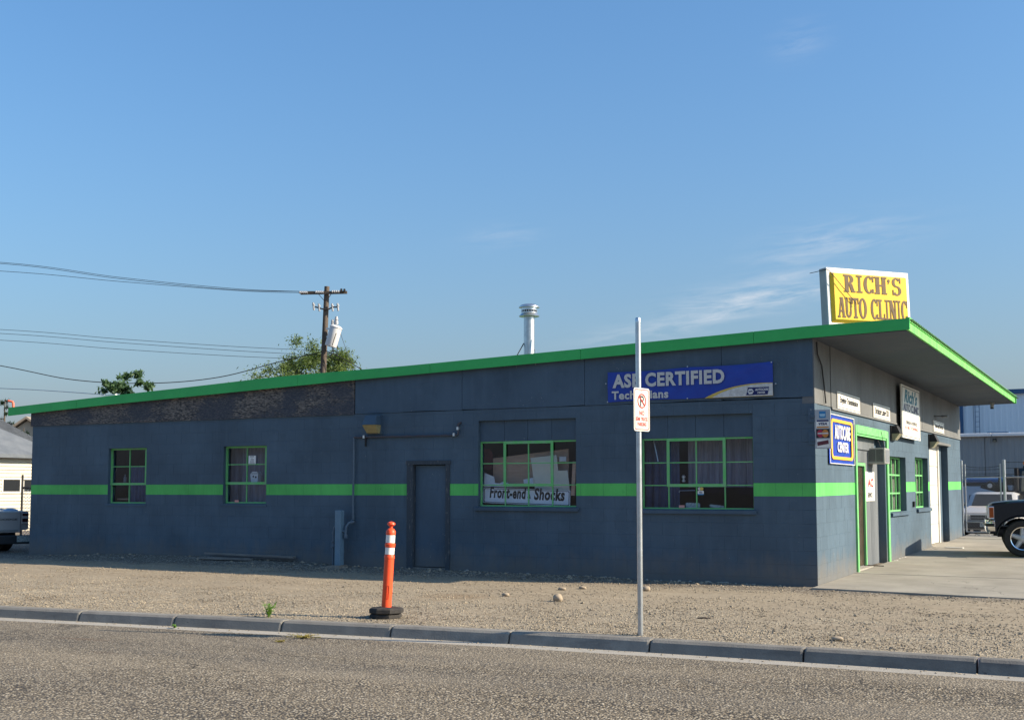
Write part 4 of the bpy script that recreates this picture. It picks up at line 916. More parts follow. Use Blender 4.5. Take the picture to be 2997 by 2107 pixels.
t = thing('arm_lamp', 'short dark lamp arm sticking out above the last service sign', 'lamp', (.02, 11.6, 3.27)); MB().tube([(.02, 11.6, 3.27), (.2, 11.9, 3.275)], .012, 6).build('arm', M_black, t); MB().bbox(.15, 11.85, 3.25, .30, 12.0, 3.30, .01).build('lamp_head', M_corr, t)
p = onX(2824, 1184, .12); t = thing('camera_dome', 'small black security camera under the far end of the overhang', 'camera', p); MB().lathe([(.05, 0), (.055, -.03), (.045, -.08), (.0, -.10)], p+Vector((0,0,.05)), n=14).build('dome', M_black, t, smooth=True); MB().bbox(p.x-.04, p.y-.04, p.z+.05, p.x+.04, p.y+.04, 3.80, .005).build('mount', M_corr, t)
p = Vector((.95, 15.2, 3.79)); t = thing('soffit_light', 'small round grey light fixture under the overhang edge', 'lamp', p); MB().lathe([(.06, 0), (.06, -.05), (.045, -.055), (.045, -.13)], p, n=14).build('lamp_body', M_acbeige, t, smooth=True); MB().lathe([(.047, -.131), (.047, -.16)], p, n=14).build('lamp_rim', M_black, t)
p = onX(2646, 1011, .75); t = MB().tube([p+Vector((.12,.02,0)), p, p+Vector((0,0,-.17))], .007, 6).build('wire_hook', M_black); tag(t, 'thin black bent wire hook hanging from the soffit', 'hook')
cp = [onX(2378+12, 1000, .03), onX(2392, 1035, .03), onX(2405, 1070, .03), onX(2411, 1120, .03), onX(2414, 1150, .03), onX(2417, 1180, .03)]
tag(MB().tube(cp, .012, 6).build('hanging_cable', M_wire), 'black cable running down the grey wall under the overhang', 'cable')
tag(MB().bbox(0.0, 8.45, 1.12, .045, 8.57, 1.24, .006).build('outlet_box', M_black), 'small black outlet box between the two front windows', 'outlet box')
# yellow roof sign ---------------------------------------------------
su = Vector((math.sin(R_(41.9)), math.cos(R_(41.9)), 0)); sn = Vector((su.y, -su.x, 0))
sp = atD(2426, 949, 20.3); spr = Vector((sp.x, sp.y, sp.z-.02)); SW = 1.69; SH = atD(2412.7, 783, 20.3).z-spr.z
tilt = R_(2.2); sv = (UZ*math.cos(tilt)-su*math.sin(tilt)).normalized(); su2 = (su*math.cos(tilt)+UZ*math.sin(tilt)*.4).normalized(); su2 = su
rsn = thing('roof_sign', "yellow box sign reading Rich's Auto Clinic standing on the roof edge", 'sign', (sp.x, sp.y, 4.05))
def SP(a, b, d=0): return spr+su2*a+sv*b+sn*d
def sbox(a0, b0, d0, a1, b1, d1): return MB().hexa([SP(a0,b0,d0), SP(a1,b0,d0), SP(a1,b0,d1), SP(a0,b0,d1), SP(a0,b1,d0), SP(a1,b1,d0), SP(a1,b1,d1), SP(a0,b1,d1)])
M_signside = mat('sign_box_side', (.36, .37, .38), (.30, .31, .32), scale=4, rough=.5)
sbox(0, 0, -.20, SW, SH, -.02).build('sign_box', M_signside, rsn)
mb = MB()
for q in ((0,0,SW,.05), (0,SH-.085,SW,SH), (0,.05,.05,SH-.085), (SW-.06,.05,SW,SH-.085)): b = sbox(q[0], q[1], -.018, q[2], q[3], .012); mb.add(b.v, b.f)
mb.build('sign_frame', M_rooftrim, rsn)
ins, dpt = .055, .06; a0, b0, a1, b1 = .052, .052, SW-.062, SH-.087
mb = MB(); mb.add([SP(a0,b0,0), SP(a1,b0,0), SP(a1,b1,0), SP(a0,b1,0), SP(a0+ins,b0+ins,dpt), SP(a1-ins*.4,b0+ins,dpt), SP(a1-ins*.4,b1-ins*.3,dpt), SP(a0+ins,b1-ins*.3,dpt)], [(4,5,6,7),(0,1,5,4),(1,2,6,5),(2,3,7,6),(3,0,4,7),(3,2,1,0)]); mb.build('sign_face', M_yellow, rsn)
GT = .215
def glyph(ch, mb, x, y, w_, h, t, zoff):
    """slab-serif capital built from bars and arcs in a w x h cell"""
    hs = h*.085; lay = [0]
    def P(poly):
        lay[0] += 1; D = dpt+.001+zoff
        o = SP(0, 0, D); mb.prism(poly, o, su2, sv, .004+.0004*lay[0])
    def rect(x0, y0, x1, y1): P([(x+x0*w_, y+y0*h), (x+x1*w_, y+y0*h), (x+x1*w_, y+y1*h), (x+x0*w_, y+y1*h)])
    def para(x0, y0, x1, y1, tw): P([(x+x0*w_, y+y0*h), (x+x0*w_+tw, y+y0*h), (x+x1*w_+tw, y+y1*h), (x+x1*w_, y+y1*h)])
    def arc(cx, cy, rx, ry, a0_, a1_, tx, ty, n=16):
        o_ = [(x+(cx+rx*math.cos(R_(a)))*w_, y+(cy+ry*math.sin(R_(a)))*h) for a in [a0_+(a1_-a0_)*i/n for i in range(n+1)]]
        i_ = [(x+(cx+(rx-tx)*math.cos(R_(a)))*w_, y+(cy+(ry-ty)*math.sin(R_(a)))*h) for a in [a0_+(a1_-a0_)*i/n for i in range(n+1)]]
        for k in range(n): lay[0] = 0; P([o_[k], o_[k+1], i_[k+1], i_[k]])
    s = .085; T = t
    if ch in 'IRHLNTF':
        pass
    if ch == 'I': rect(.5-T/2, 0, .5+T/2, 1); rect(.1, 0, .9, s); rect(.1, 1-s, .9, 1)
    elif ch == 'L': rect(.15, 0, .15+T, 1); rect(0, 0, 1, s*1.2); rect(0, 1-s, .15+T+.15, 1); rect(.86, 0, 1, .30)
    elif ch == 'T': rect(.5-T/2, 0, .5+T/2, 1); rect(.2, 0, .8, s); rect(0, 1-s*1.2, 1, 1); rect(0, .70, .13, 1); rect(.87, .70, 1, 1)
    elif ch == 'H': rect(.1, 0, .1+T, 1); rect(.9-T, 0, .9, 1); rect(.1, .46, .9, .55); rect(0, 0, .42, s); rect(.58, 0, 1, s); rect(0, 1-s, .42, 1); rect(.58, 1-s, 1, 1)
    elif ch == 'N': rect(.10, 0, .10+T*.55, 1); rect(.90-T*.55, 0, .90, 1); para(.88-T, 0, .06, 1, T*w_*1.15); rect(0, 0, .36, s); rect(0, 1-s, .3, 1); rect(.62, 1-s, 1, 1)
    elif ch == 'U': rect(.1, .3, .1+T, 1); rect(.9-T*.6, .3, .9, 1); arc(.5, .32, .4, .32, 180, 360, T*.9, .10); rect(0, 1-s, .42, 1); rect(.6, 1-s, 1, 1)
    elif ch == 'O': arc(.5, .5, .5, .52, 0, 360, T, .10, 28)
    elif ch == 'C': arc(.52, .5, .5, .52, 42, 322, T, .10, 24); rect(.84, .66, .97, 1.0); rect(.84, .02, .95, .26)
    elif ch == 'R': rect(.12, 0, .12+T, 1); rect(0, 0, .46, s); rect(0, 1-s, .5, 1); arc(.46, .745, .40, .255, -90, 90, T, .085, 14); rect(.3, .49, .5, .575); para(.62, .05, .42, .5, T*w_); rect(.62, 0, 1.0, s)
    elif ch == 'A': para(.06, 0, .40, 1, T*w_*.6); para(.94-T, 0, .46, 1, T*w_); rect(.25, .28, .75, .37); rect(-.05, 0, .32, s); rect(.6, 0, 1.05, s); rect(.33, 1-s, .62, 1)
    elif ch == 'S': arc(.48, .74, .42, .28, 25, 270, T*.9, .09, 18); arc(.52, .255, .44, .285, -155, 90, T*.9, .09, 18); rect(.80, .70, .92, 1.0); rect(.08, .0, .20, .30)
    elif ch == "'": arc(.4, .80, .32, .10, 0, 360, .31, .095, 12); P([(x+.72*w_, y+.82*h), (x+.30*w_, y+.60*h), (x+.16*w_, y+.62*h), (x+.45*w_, y+.80*h)])
def word(s, x, y, h, widths, t, gap):
    for ch, wd in zip(s, widths):
        if ch != ' ':
            mb = MB(); glyph(ch, mb, x, y, wd, h, t, 0); mb.build('letter', M_brown, rsn)
        x += wd+gap
fs_ = SW/1.74
word("RICH'S", .31*fs_, .585*SH, .30*SH, [.235,.15,.217,.258,.08,.208], .30, .010)
word('AUTO CLINIC', .165*fs_, .14*SH, .35*SH, [.145,.145,.136,.164,.08,.155,.136,.094,.155,.094,.14], .30, .0)
mb = MB(); mb.box(sp.x+.15, sp.y+.0, 3.9, sp.x+.2, sp.y+.06, spr.z+.02); q = SP(SW-.2, 0, -.15); mb.box(q.x, q.y, 3.9, q.x+.05, q.y+.05, q.z+.02); mb.build('support_post', M_black, rsn)
MB().tube([SP(-.16,.93*SH,-.25), SP(-.05,.955*SH,-.2), SP(.0,.965*SH,.03), SP(.03,.90*SH,.09), SP(.25,.66*SH,.10), SP(.46,.44*SH,.10), SP(.50,.40*SH,.10), SP(.505,.36*SH,.10)], .006, 6).build('loose_cable', M_wire, rsn)

# ------------------------------------------------------------------ pipes, conduit and clutter on and by the long wall
gp = onY(992, 1640, -.22); x = gp.x
gr = thing('gas_riser', 'blue painted square post with curved gas pipes standing by the long wall', 'gas pipe', (x, -.22, .06))
zt = onY(992, 1493, -.22).z
MB().bbox(x-.065, -.28, .02, x+.065, -.15, zt, .008).build('support_post', mat('post_paint', (.16, .245, .31), (.13, .20, .26), scale=5, rough=.6), gr)
M_pipe = mat('pipe_paint', (.11, .15, .19), (.085, .12, .155), scale=6, rough=.5)
MB().tube([(x-.15, -.2, .02), (x-.15, -.2, .42), (x-.145, -.2, .58), (x-.15, -.2, .68), (x-.13, -.2, .78), (x-.10, -.2, .82), (x-.05, -.2, .83)], .022, 10).build('riser_pipe', M_pipe, gr, smooth=True)
mb = MB(); mb.lathe([(.035, .40), (.04, .41), (.04, .44), (.03, .45), (.03, .50), (.045, .51), (.045, .525), (.02, .53)], (x-.15, -.2, 0), n=12); mb.lathe([(.03, .66), (.03, .70)], (x-.15, -.2, 0), n=10); mb.build('valve', M_pipe, gr)
MB().bar((x-.19, -.24, .42), (x-.10, -.24, .42), .02, .01).build('valve_handle', M_pipe, gr)
mb = MB(); xc = onY(1034, 1500, -.04).x
mb.tube([(x+.06, -.2, .71), (x+.13, -.2, .71), (x+.135, -.2, .64)], .024, 10); mb.tube([(x+.13, -.2, .66), (x+.14, -.19, .80), (x+.18, -.16, .87), (x+.24, -.10, .89), (xc-.03, -.05, .90), (xc, -.045, .93), (xc, -.045, 1.02)], .026, 10)
mb.build('outlet_pipe', M_pipe, gr, smooth=True)
MB().lathe([(.034, .59), (.034, .65)], (x+.135, -.2, 0), n=10).build('drip_cap', M_pipe, gr)
MB().hexa([(x-.28, -.42, .0), (x+.16, -.44, .0), (x+.18, -.08, .0), (x-.25, -.05, .0), (x-.16, -.34, .075), (x+.10, -.34, .08), (x+.1, -.12, .085), (x-.14, -.1, .08)]).build('footing', M_dirt, gr)
zc = onY(1033, 1281, -.04).z; xr = onY(1341, 1280, -.04).x; zu = onY(1341, 1238, -.04).z
cd = thing('conduit', 'thin painted pipe running up the wall and along above the blue door', 'pipe', (xc, -.045, .95))
MB().tube([(xc, -.045, 1.025), (xc-.004, -.045, 1.5), (xc+.006, -.045, 1.8), (xc, -.045, zc-.03), (xc, -.045, zc)], .020, 8).build('vertical_pipe', M_pipe, cd, smooth=True)
M_rustpipe = mat('rusty_pipe', (.085, .07, .075), (.06, .075, .10), scale=5, rough=.7)
MB().tube([(xc, -.045, zc), (xc+.03, -.045, zc+.01), (xr-.03, -.045, zc+.005), (xr, -.045, zc+.03), (xr, -.045, zu-.02), (xr+.02, -.04, zu), (xr+.035, .0, zu+.01)], .019, 8).build('horizontal_pipe', M_rustpipe, cd, smooth=True)
mb = MB()
for xx, zz in ((xc+.24, zc+.01), (xr-.08, zc+.01), (xr, zu-.10)): mb.box(xx-.02, -.07, zz-.025, xx+.02, -.0, zz+.03)
mb.build('pipe_clamp', M_alu, cd); MB().box(xc+.26, -.06, zc-.17, xc+.285, -.03, zc-.01).build('pipe_stub', M_black, cd)
# weathered lumber at the foot of the wall
def plank(a, b, y0, y1, h, wd, tk, label):
    p, q = onY(*a, y0), onY(*b, y1); p = Vector((p.x, y0, gz(p.x, y0)+h)); q = Vector((q.x, y1, gz(q.x, y1)+h))
    tag(MB().bar(p, q, wd, tk).build('timber', M_lumber), label, 'timber', 'old timbers lying along the wall')
plank((602, 1630), (862, 1640), -.13, -.10, .10, .09, .038, 'long weathered grey board lying against the foot of the wall')
plank((585, 1637), (735, 1640), -.26, -.20, .03, .10, .04, 'shorter grey board on the dirt in front of the long one')
# rubble and paint flakes along the wall foot
def stones(n, region, r0, r1, m, label):
    rs = random.Random(5); mb = MB()
    for i in range(n):
        x, y = region(rs); r = rs.uniform(r0, r1); bm = bmesh.new(); bmesh.ops.create_icosphere(bm, subdivisions=1, radius=r)
        for v in bm.verts: v.co = Vector((v.co.x*rs.uniform(.8, 1.5), v.co.y*rs.uniform(.8, 1.2), v.co.z*rs.uniform(.45, .8)))+Vector((x, y, gz(x, y)+r*.15))
        mb.bm(bm)
    tag(mb.build('rubble', m), label, None, None, 'stuff')
stones(150, lambda r: (r.uniform(-17.3, -.5), -abs(r.gauss(0, .22))-.03), .008, .035, M_stone, 'small stones and chips in the dirt along the wall foot')
stones(36, lambda r: (r.uniform(-7.0, -.3), -abs(r.gauss(0, .03))-.02), .010, .032, M_gutter, 'pale lumps of mortar along the wall foot')
stones(46, lambda r: (r.uniform(.02, 2.4), 16.9+r.gauss(0, .1)), .03, .09, M_gutter, 'pale rubble under the wire gate')
stones(14, lambda r: (.03+abs(r.gauss(0, .03)), r.uniform(5.8, 7.4)), .015, .04, M_signwhite, 'white paint flakes at the foot of the front wall')
def rock(px, py, r, sq, label):
    p = onZ(px, py, -.035); z = gz(p.x, p.y); bm = bmesh.new(); bmesh.ops.create_icosphere(bm, subdivisions=3, radius=r)
    sd_ = random.random()*50
    for v in bm.verts:
        d = 1+.22*mnoise.noise(v.co/r*.9+Vector((sd_,0,0)))+.05*mnoise.noise(v.co/r*3+Vector((sd_,3,0))); v.co = Vector((v.co.x*d*sq[0], v.co.y*d*sq[1], v.co.z*d*sq[2]))+Vector((p.x, p.y, z+r*sq[2]*.72))
    tag(MB().bm(bm).build('stone', M_stone, smooth=True), label, 'stone', 'loose fist-sized stones on the gravel lot')
rock(1633, 1754, .062, (1.15, 1, 1.0), 'largest round pale stone on the gravel below the left big window')
rock(1645, 1727, .045, (1.4, 1, .6), 'flat pale stone just behind the largest round one')
rock(1705, 1724, .045, (1.4, 1, .6), 'flat pale stone between the largest stone and the sign pole')
rock(1892, 1731, .05, (1.2, 1, .85), 'pale stone just right of the sign pole')
rock(1480, 1741, .045, (1.3, 1, .6), 'low stone left of the largest one beside the brown stain')
rock(2452, 1858, .04, (1.5, 1, .6), 'small brownish stone on the gravel in front of the concrete apron')
for i, (px, py, ln, a, lb) in enumerate(((2855, 1829, .12, .2, 'short dark stick on the gravel lot, near the sign pole'), (2060-0, 1803, .16, .1, 'dark twig lying on the gravel right of the sign pole'), (2545, 1664, .5, .3, 'thin stick on the concrete by the entrance post'))):
    if i == 0: continue
    p = onZ(px, py, .03 if i == 2 else -.05); z = apz(p.x, p.y)+.012 if i == 2 else gz(p.x, p.y)+.01
    tag(MB().tube([(p.x-ln/2, p.y-a*.1, z), (p.x, p.y, z+.008), (p.x+ln/2, p.y+a*.2, z)], .010, 6).build('stick', M_wood), lb, 'stick')
p = onX(2690, 1608, .45); tag(MB().bar((.35, 10.6, apz(.35,10.6)+.012), (.75, 10.5, apz(.7,10.5)+.012), .09, .012).build('paper_scrap', M_paper), 'white flat scrap on the concrete near the white door', 'scrap')
# weeds
def weed(name, label, x, y, z, n, h, spread, m, lw=.012, stalk=True):
    rs = random.Random(int(x*100)); t = thing(name, label, 'plant', (x, y, z)); st_ = MB(); lf = MB()
    for i in range(n):
        a = rs.uniform(0, 6.28); e = rs.uniform(.1, 1)*spread; hh_ = h*rs.uniform(.45, 1); b = Vector((x, y, z)); q = b+Vector((math.cos(a)*e, math.sin(a)*e*.6, hh_))
        st_.tube([b, b.lerp(q, .5)+Vector((0,0,.1*hh_)), q], .003, 4, r1=.0012)
        for k in range(9):
            c = b.lerp(q, rs.uniform(.2, 1)); al = rs.uniform(0, 6.28); d = Vector((math.cos(al), math.sin(al), rs.uniform(-.1, .9))).normalized(); sd_ = d.cross(Vector((rs.random(), rs.random(), 1))).normalized(); L_ = rs.uniform(1.6, 3.4)*lw
            lf.add([c, c+d*L_*.5+sd_*lw*.5, c+d*L_, c+d*L_*.5-sd_*lw*.5], [(0,1,2,3)])
    st_.build('stem', m, t); lf.build('leaves', m, t)
p = onZ(786, 1805, -.1); weed('weed', 'bright green weed growing at the kerb left of the orange post', p.x, p.y, gz(p.x, p.y)-.01, 16, .21, .12, M_weed, .018)
p = onZ(887, 1868, -.24); weed('dry_weed', 'yellow dry grass tuft in the gutter below the green weed', p.x, p.y, Z_GUT, 26, .05, .28, M_dry, .010)
p = onZ(817, 1881, -.24); weed('dry_weed', 'small dull green tuft on the road edge left of the yellow tuft', p.x, p.y, Z_GUT, 12, .03, .09, M_dry, .008)
p = onZ(512, 1838, -.24); weed('dry_weed', 'tiny green tuft at the kerb joint far left in the gutter', p.x, p.y, Z_GUT, 10, .04, .05, M_weed, .010)

# ------------------------------------------------------------------ orange delineator post
p = onZ(1129, 1801, -.075); x, y = p.x, p.y; z = gz(x, y)-.006
dl = thing('delineator_post', 'orange traffic post with two white reflective bands in a black rubber base', 'traffic post', (x, y, z))
lean = (V_R*.045).normalized(); ax = (UZ+V_R*.052).normalized(); o = Vector((x, y, z))
def octo(r): return [(r, 0)]
mb = MB(); mb.lathe([(.195, 0), (.205, .015), (.205, .045), (.19, .06)], o, UZ, 8); b1 = mb.build('rubber_base', M_rubber, dl)
mb = MB(); mb.lathe([(.205, .064), (.22, .075), (.22, .115), (.205, .13), (.12, .14)], o+Vector((.008, 0, 0)), (UZ+V_R*.02).normalized(), 8); mb.build('rubber_base', M_rubber, dl)
H = 1.19; r = .062
MB().lathe([(r, .13), (r*.99, .74), (r*1.06, .745), (r*1.07, .775), (r*.93, .79), (r*.93, .885), (r*1.04, .89), (r*1.06, .925), (r*.92, .935), (r*.92, 1.04), (r*.99, 1.045), (r*.98, 1.085), (r*.62, 1.115), (r*.33, 1.12), (r*.30, 1.145), (r*.62, 1.155), (r*.84, 1.17), (r*.72, 1.19), (r*.3, 1.203), (.001, 1.205)], o, ax, 28).build('tube', M_orange, dl, smooth=True)
MB().lathe([(r*.945, .795), (r*.945, .88)], o, ax, 28).build('reflective_band', M_reflect, dl, smooth=True); MB().lathe([(r*.935, .94), (r*.935, 1.036)], o, ax, 28).build('reflective_band', M_reflect, dl, smooth=True)
fdir = (CAM-o); fdir.z = 0; fdir.normalize(); sdir = Vector((-fdir.y, fdir.x, 0))
oo = o+ax*.24+fdir*(r-.006)+sdir*.004; outer = rrect(-.016, 0, .016, .17, .012); inner = rrect(-.010, .006, .010, .164, .008)
ring(oo, sdir, ax, outer, inner, .004, .004).build('slot_rim', mat('orange_dark', (.42, .03, .008), rough=.5), dl)
# no-parking sign on its galvanised pole ------------------------------
p = onZ(1874.5, 1858.5, -.1); x, y = p.x, p.y; zt_ = atD(1859, 929, (p-CAM).dot(V_F0)).z
ps = thing('no_parking_sign', 'white and red no semi truck parking sign on a tall galvanised pole', 'traffic sign', (x, y, Z_KERB))
ov = o; o = Vector((x, y, 0)); pr = .031
MB().lathe([(pr, -.15), (pr, zt_-.05)], o, UZ, 24).build('pole', M_steel, ps, smooth=True)
MB().lathe([(pr*1.05, zt_-.06), (pr*1.06, zt_-.02), (pr*.8, zt_-.004), (.002, zt_)], o, UZ, 24).build('pole_cap', M_alu, ps, smooth=True)
nrm = (V_F0*-1); nrm = (Matrix.Rotation(R_(48), 3, 'Z') @ nrm).normalized(); su = Vector((-nrm.y, nrm.x, 0))   # turned towards the sun side
dps = (p-CAM).dot(V_F0)
A = atD(1870, 1262, dps); B = atD(1870, 1135, dps); hgt = B.z-A.z-.005; wdt = hgt*.62
o0 = Vector((x, y, A.z))+nrm*(pr+.004)-su*wdt/2+V_R*.004
MB().prism(rrect(0, 0, wdt, hgt, .03), o0, su, UZ, .004).build('sign_plate', mat('sign_sheeting', (.60, .575, .53), (.57, .545, .50), scale=6, rough=.35), ps)
ring(o0, su, UZ, rrect(.014, .014, wdt-.014, hgt-.014, .026), rrect(.0225, .0225, wdt-.0225, hgt-.0225, .022), .0045, .001).build('red_border', M_red, ps)
cx, cyy, cr = wdt*.5, hgt*.70, wdt*.27
text(ps, 'P', o0+su*(cx-.032)+UZ*(cyy-.058)+nrm*.0045, su, UZ, .072, .115, M_black, .001, bold=.01)
ring(o0, su, UZ, ELL(cx, cyy, cr, cr*1.02, 32), ELL(cx, cyy, cr-.014, cr*1.02-.014, 32), .006, .001).build('red_ring', M_red, ps)
d = .7071*cr*.96; t_ = .0058; flat(o0, su, UZ, [(cx-d-t_, cyy+d-t_), (cx+d-t_, cyy-d-t_), (cx+d+t_, cyy-d+t_), (cx-d+t_, cyy+d+t_)], .0075, .001).build('red_slash', M_red, ps)
text(ps, 'NO', o0+su*wdt*.34+UZ*hgt*.365+nrm*.0045, su, UZ, wdt*.32, hgt*.11, M_red, .001, bold=.035)
text(ps, 'SEMI TRUCK', o0+su*wdt*.12+UZ*hgt*.235+nrm*.0045, su, UZ, wdt*.76, hgt*.09, M_red, .001, bold=.035)
text(ps, 'PARKING', o0+su*wdt*.22+UZ*hgt*.115+nrm*.0045, su, UZ, wdt*.56, hgt*.09, M_red, .001, bold=.035)
mb = MB(); mb.lathe([(.006, 0), (.006, .006)], o0+su*cx+UZ*(hgt*.075), nrm, 8); mb.lathe([(.006, 0), (.006, .006)], o0+su*cx+UZ*(hgt*.93), nrm, 8); mb.build('bolt', M_bronze, ps)
mb = MB(); mb.box(x-.03, y-.035, A.z+.06, x+.03, y+.035, A.z+.075); mb.box(x-.03, y-.035, B.z-.08, x+.03, y+.035, B.z-.065); mb.build('clamp', M_steel, ps)

# ------------------------------------------------------------------ things seen in the windows
def wpoly(pts, Y): return [onY(px, py, Y) for px, py in pts]
def board(name, label, cat, pts, Y, m, tk=.008, lean_=0.0, group=None):
    P = wpoly(pts, Y); zmin = min(p.z for p in P); A = [Vector((p.x, Y+lean_*(p.z-zmin), p.z)) for p in P]; k = len(A)
    mb = MB(); mb.add(A+[a+Vector((0, tk, 0)) for a in A], [tuple(range(k)), tuple(k+i for i in range(k))[::-1]]+[(i, (i+1)%k, k+(i+1)%k, k+i) for i in range(k)])
    return tag(mb.build(name, m), label, cat, group)
Yb = .17
P = wpoly([(1414,1470.5),(1668,1481.5),(1669,1437),(1416,1426)], Yb)
fes = thing('front_end_sign', 'white board lettered Front-end and Shocks propped inside the left big window', 'sign', (P[0].x, Yb, P[0].z))
u = (P[1]-P[0]).normalized(); v = Vector((-u.z, 0, u.x)); wd = (P[1]-P[0]).length; ht = (P[3]-P[0]).length
M_oldsign = mat('old_sign_white', (.84, .85, .86), (.74, .75, .77), scale=6, rough=.5)
plate(P[0], u, v, wd, ht, .012).build('sign_panel', M_oldsign, fes)
ring(P[0], u, v, rrect(.015, .012, wd-.015, ht-.012, .02), rrect(.027, .022, wd-.027, ht-.022, .018), .001).build('border_line', M_black, fes)
text(fes, 'Front-end', P[0]+u*.13+v*.09, u, v, .74, .205, M_black, .0012, bold=.042, shear=.12)
text(fes, '&', P[0]+u*.90+v*.105, u, v, .07, .08, M_black, .003, bold=.03)
text(fes, 'Shocks', P[0]+u*1.03+v*.085, u, v, .60, .215, M_black, .0012, bold=.042, shear=.12)
board('cream_panel', 'tall cream panel leaning inside the left big window', 'panel', [(1566,1434),(1640,1437),(1628.5,1331),(1553,1340)], .26, M_cream, .015)
board('cream_panel', 'shorter grey-green panel right of the tall cream one', 'panel', [(1636,1437),(1668,1438),(1661,1376),(1632,1377)], .235, M_cream, .015)
board('cardboard_sheet', 'brown cardboard sheet behind the panels in the left big window', 'cardboard', [(1443,1428),(1546,1428),(1555,1400),(1664,1400),(1664,1313),(1443,1341)], .40, M_cardboard, .02)
board('torn_poster', 'torn white poster at the left of the big window behind the sign', 'poster', [(1416,1424),(1498,1424),(1486,1412),(1470,1410),(1462,1414),(1449,1413),(1446,1395),(1418,1383)], .20, M_paper, .002)
board('red_cloth', 'dull red cloth hanging in the upper left of the big window', 'cloth', [(1416,1374),(1440,1374),(1443,1330),(1434,1313),(1417,1313)], .42, mat('dull_red', (.17, .04, .05), (.11, .03, .035), scale=4, rough=.9), .01)
board('paper_box', 'white box beside the tall cream panel in the window', 'box', [(1533,1414),(1561,1416),(1558,1398),(1532,1403)], .22, M_paper, .06)
board('white_label', 'striped white label hanging right of the tall cream panel', 'label', [(1637,1350),(1657,1350),(1657,1336),(1637,1336)], .30, M_paper, .004)
board('brown_post', 'brown wooden strip at the right edge of the left big window', 'strip', [(1671,1450),(1682,1450),(1686,1350),(1676,1350)], .15, M_cardboard, .02)
# right big window
st_c = thing('card_sticker', 'payment card sticker on the middle pane of the right big window', 'sticker', onY(2042, 1448, .075))
sw = onY(2060, 1448, .075).x-onY(2042, 1448, .075).x; so_ = onY(2042, 1448, .075); zz = onY(2042, 1436, .075).z-so_.z; z2 = onY(2042, 1425.5, .075).z-so_.z
flat(so_, UX, UZ, [(0,0),(sw,0),(sw,zz),(0,zz)], .001).build('card_panel', M_signwhite, st_c); flat(so_, UX, UZ, [(0,0),(sw,0),(sw,.018),(0,.018)], .003).build('blue_stripe', M_cardblue, st_c)
text(st_c, 'VISA', so_+UX*sw*.18+UZ*.026-UY*.003, UX, UZ, sw*.64, zz*.42, M_navy, bold=.03)
flat(so_, UX, UZ, ELL(sw*.32, (zz+z2)/2+.004, sw*.30, (z2-zz)*.46), .001).build('card_disc', M_silver, st_c); flat(so_, UX, UZ, ELL(sw*.66, (zz+z2)/2+.004, sw*.30, (z2-zz)*.46), .003).build('card_disc', M_gold, st_c)
M_licence = mat('number_plate', (.48, .54, .52), (.22, .26, .27), scale=26, rough=.4, lo=.45, hi=.6)
board('number_plate', 'pale number plate standing upright in the right big window', 'plate', [(2007,1487),(2049,1487.5),(2049,1474),(2045,1471.5),(2010,1470.5),(2007,1473)], .15, M_licence, .003)
board('number_plate', 'pale number plate lying at a tilt in the right big window', 'plate', [(2079,1484),(2120,1486.5),(2119,1480),(2080,1475.5),(2076.5,1478)], .15, M_licence, .003)
board('pink_sticker', 'small pink sticker in the bottom corner of the right big window', 'sticker', [(1987,1486),(2003.5,1486),(2003.5,1478),(1987,1478)], .076, M_pink, .001)
def curtain(label, a, b, y0, y1, Y, m, waves=7):
    P0, P1 = onY(a, y1, Y), onY(b, y1, Y); zt_ = onY((a+b)/2, y0, Y).z; n = 40; mb = MB(); vs_ = []
    for i in range(n+1):
        t = i/n; xx = P0.x+(P1.x-P0.x)*t; q = .03*math.sin(t*waves*6.28)+.012*math.sin(t*waves*17)
        vs_ += [(xx, Y+q, P0.z), (xx, Y+q*.6, zt_), (xx, Y+q*.6+.004, zt_), (xx, Y+q+.004, P0.z)]
    mb.add(vs_, [(4*i+j, 4*i+(j+1)%4, 4*i+4+(j+1)%4, 4*i+4+j) for i in range(n) for j in range(4)])
    tag(mb.build('curtain', m, smooth=True), label, 'curtain')
M_curt = mat('grey_sheet', (.30, .29, .33), (.17, .175, .22), scale=3, rough=.9, stretch=(6, 6, .6)); M_jacket = mat('dark_blue_cloth', (.06, .08, .16), (.10, .12, .19), scale=4, rough=.9)
curtain('grey sheet hung behind the right half of the right big window', 2015, 2210, 1283, 1425, .5, M_curt, 6)
curtain('dark blue cloth hung behind the left end of the right big window', 1880, 1990, 1290, 1488, .45, M_jacket, 5)
curtain('grey plastic sheet behind the second small window', 655, 785, 1300, 1475, .45, M_curt, 4)
curtain('blue cloth behind the right panes of the leftmost small window', 378, 432, 1365, 1475, .35, M_jacket, 3)
mb = MB(); A = onY(1915, 1296, .3); tag(mb.tube([onY(1913, 1290, .3), onY(1926, 1350, .3)], .012, 6).build('metal_rod', M_alu), 'leaning metal rod in the top left pane of the right big window', 'rod')
tag(MB().tube([onY(1988, 1441, .3), onY(1988, 1436, .3), onY(2034, 1435, .3)], .008, 6).build('towel_rail', M_alu), 'thin metal rail across a lower pane of the right big window', 'rail')
mb = MB(); A = onY(2001, 1410, .3); mb.lathe([(.03, 0), (.03, .03), (.02, .035), (.02, .06), (.032, .065), (.032, .10), (.01, .12)], A, n=12); tag(mb.build('small_bottle', M_alu, smooth=True), 'small shiny bottle inside the right big window', 'bottle')
M_blind = mat('olive_blind', (.26, .25, .17), (.16, .155, .11), scale=3, rough=.85, stretch=(1, 3, .5))
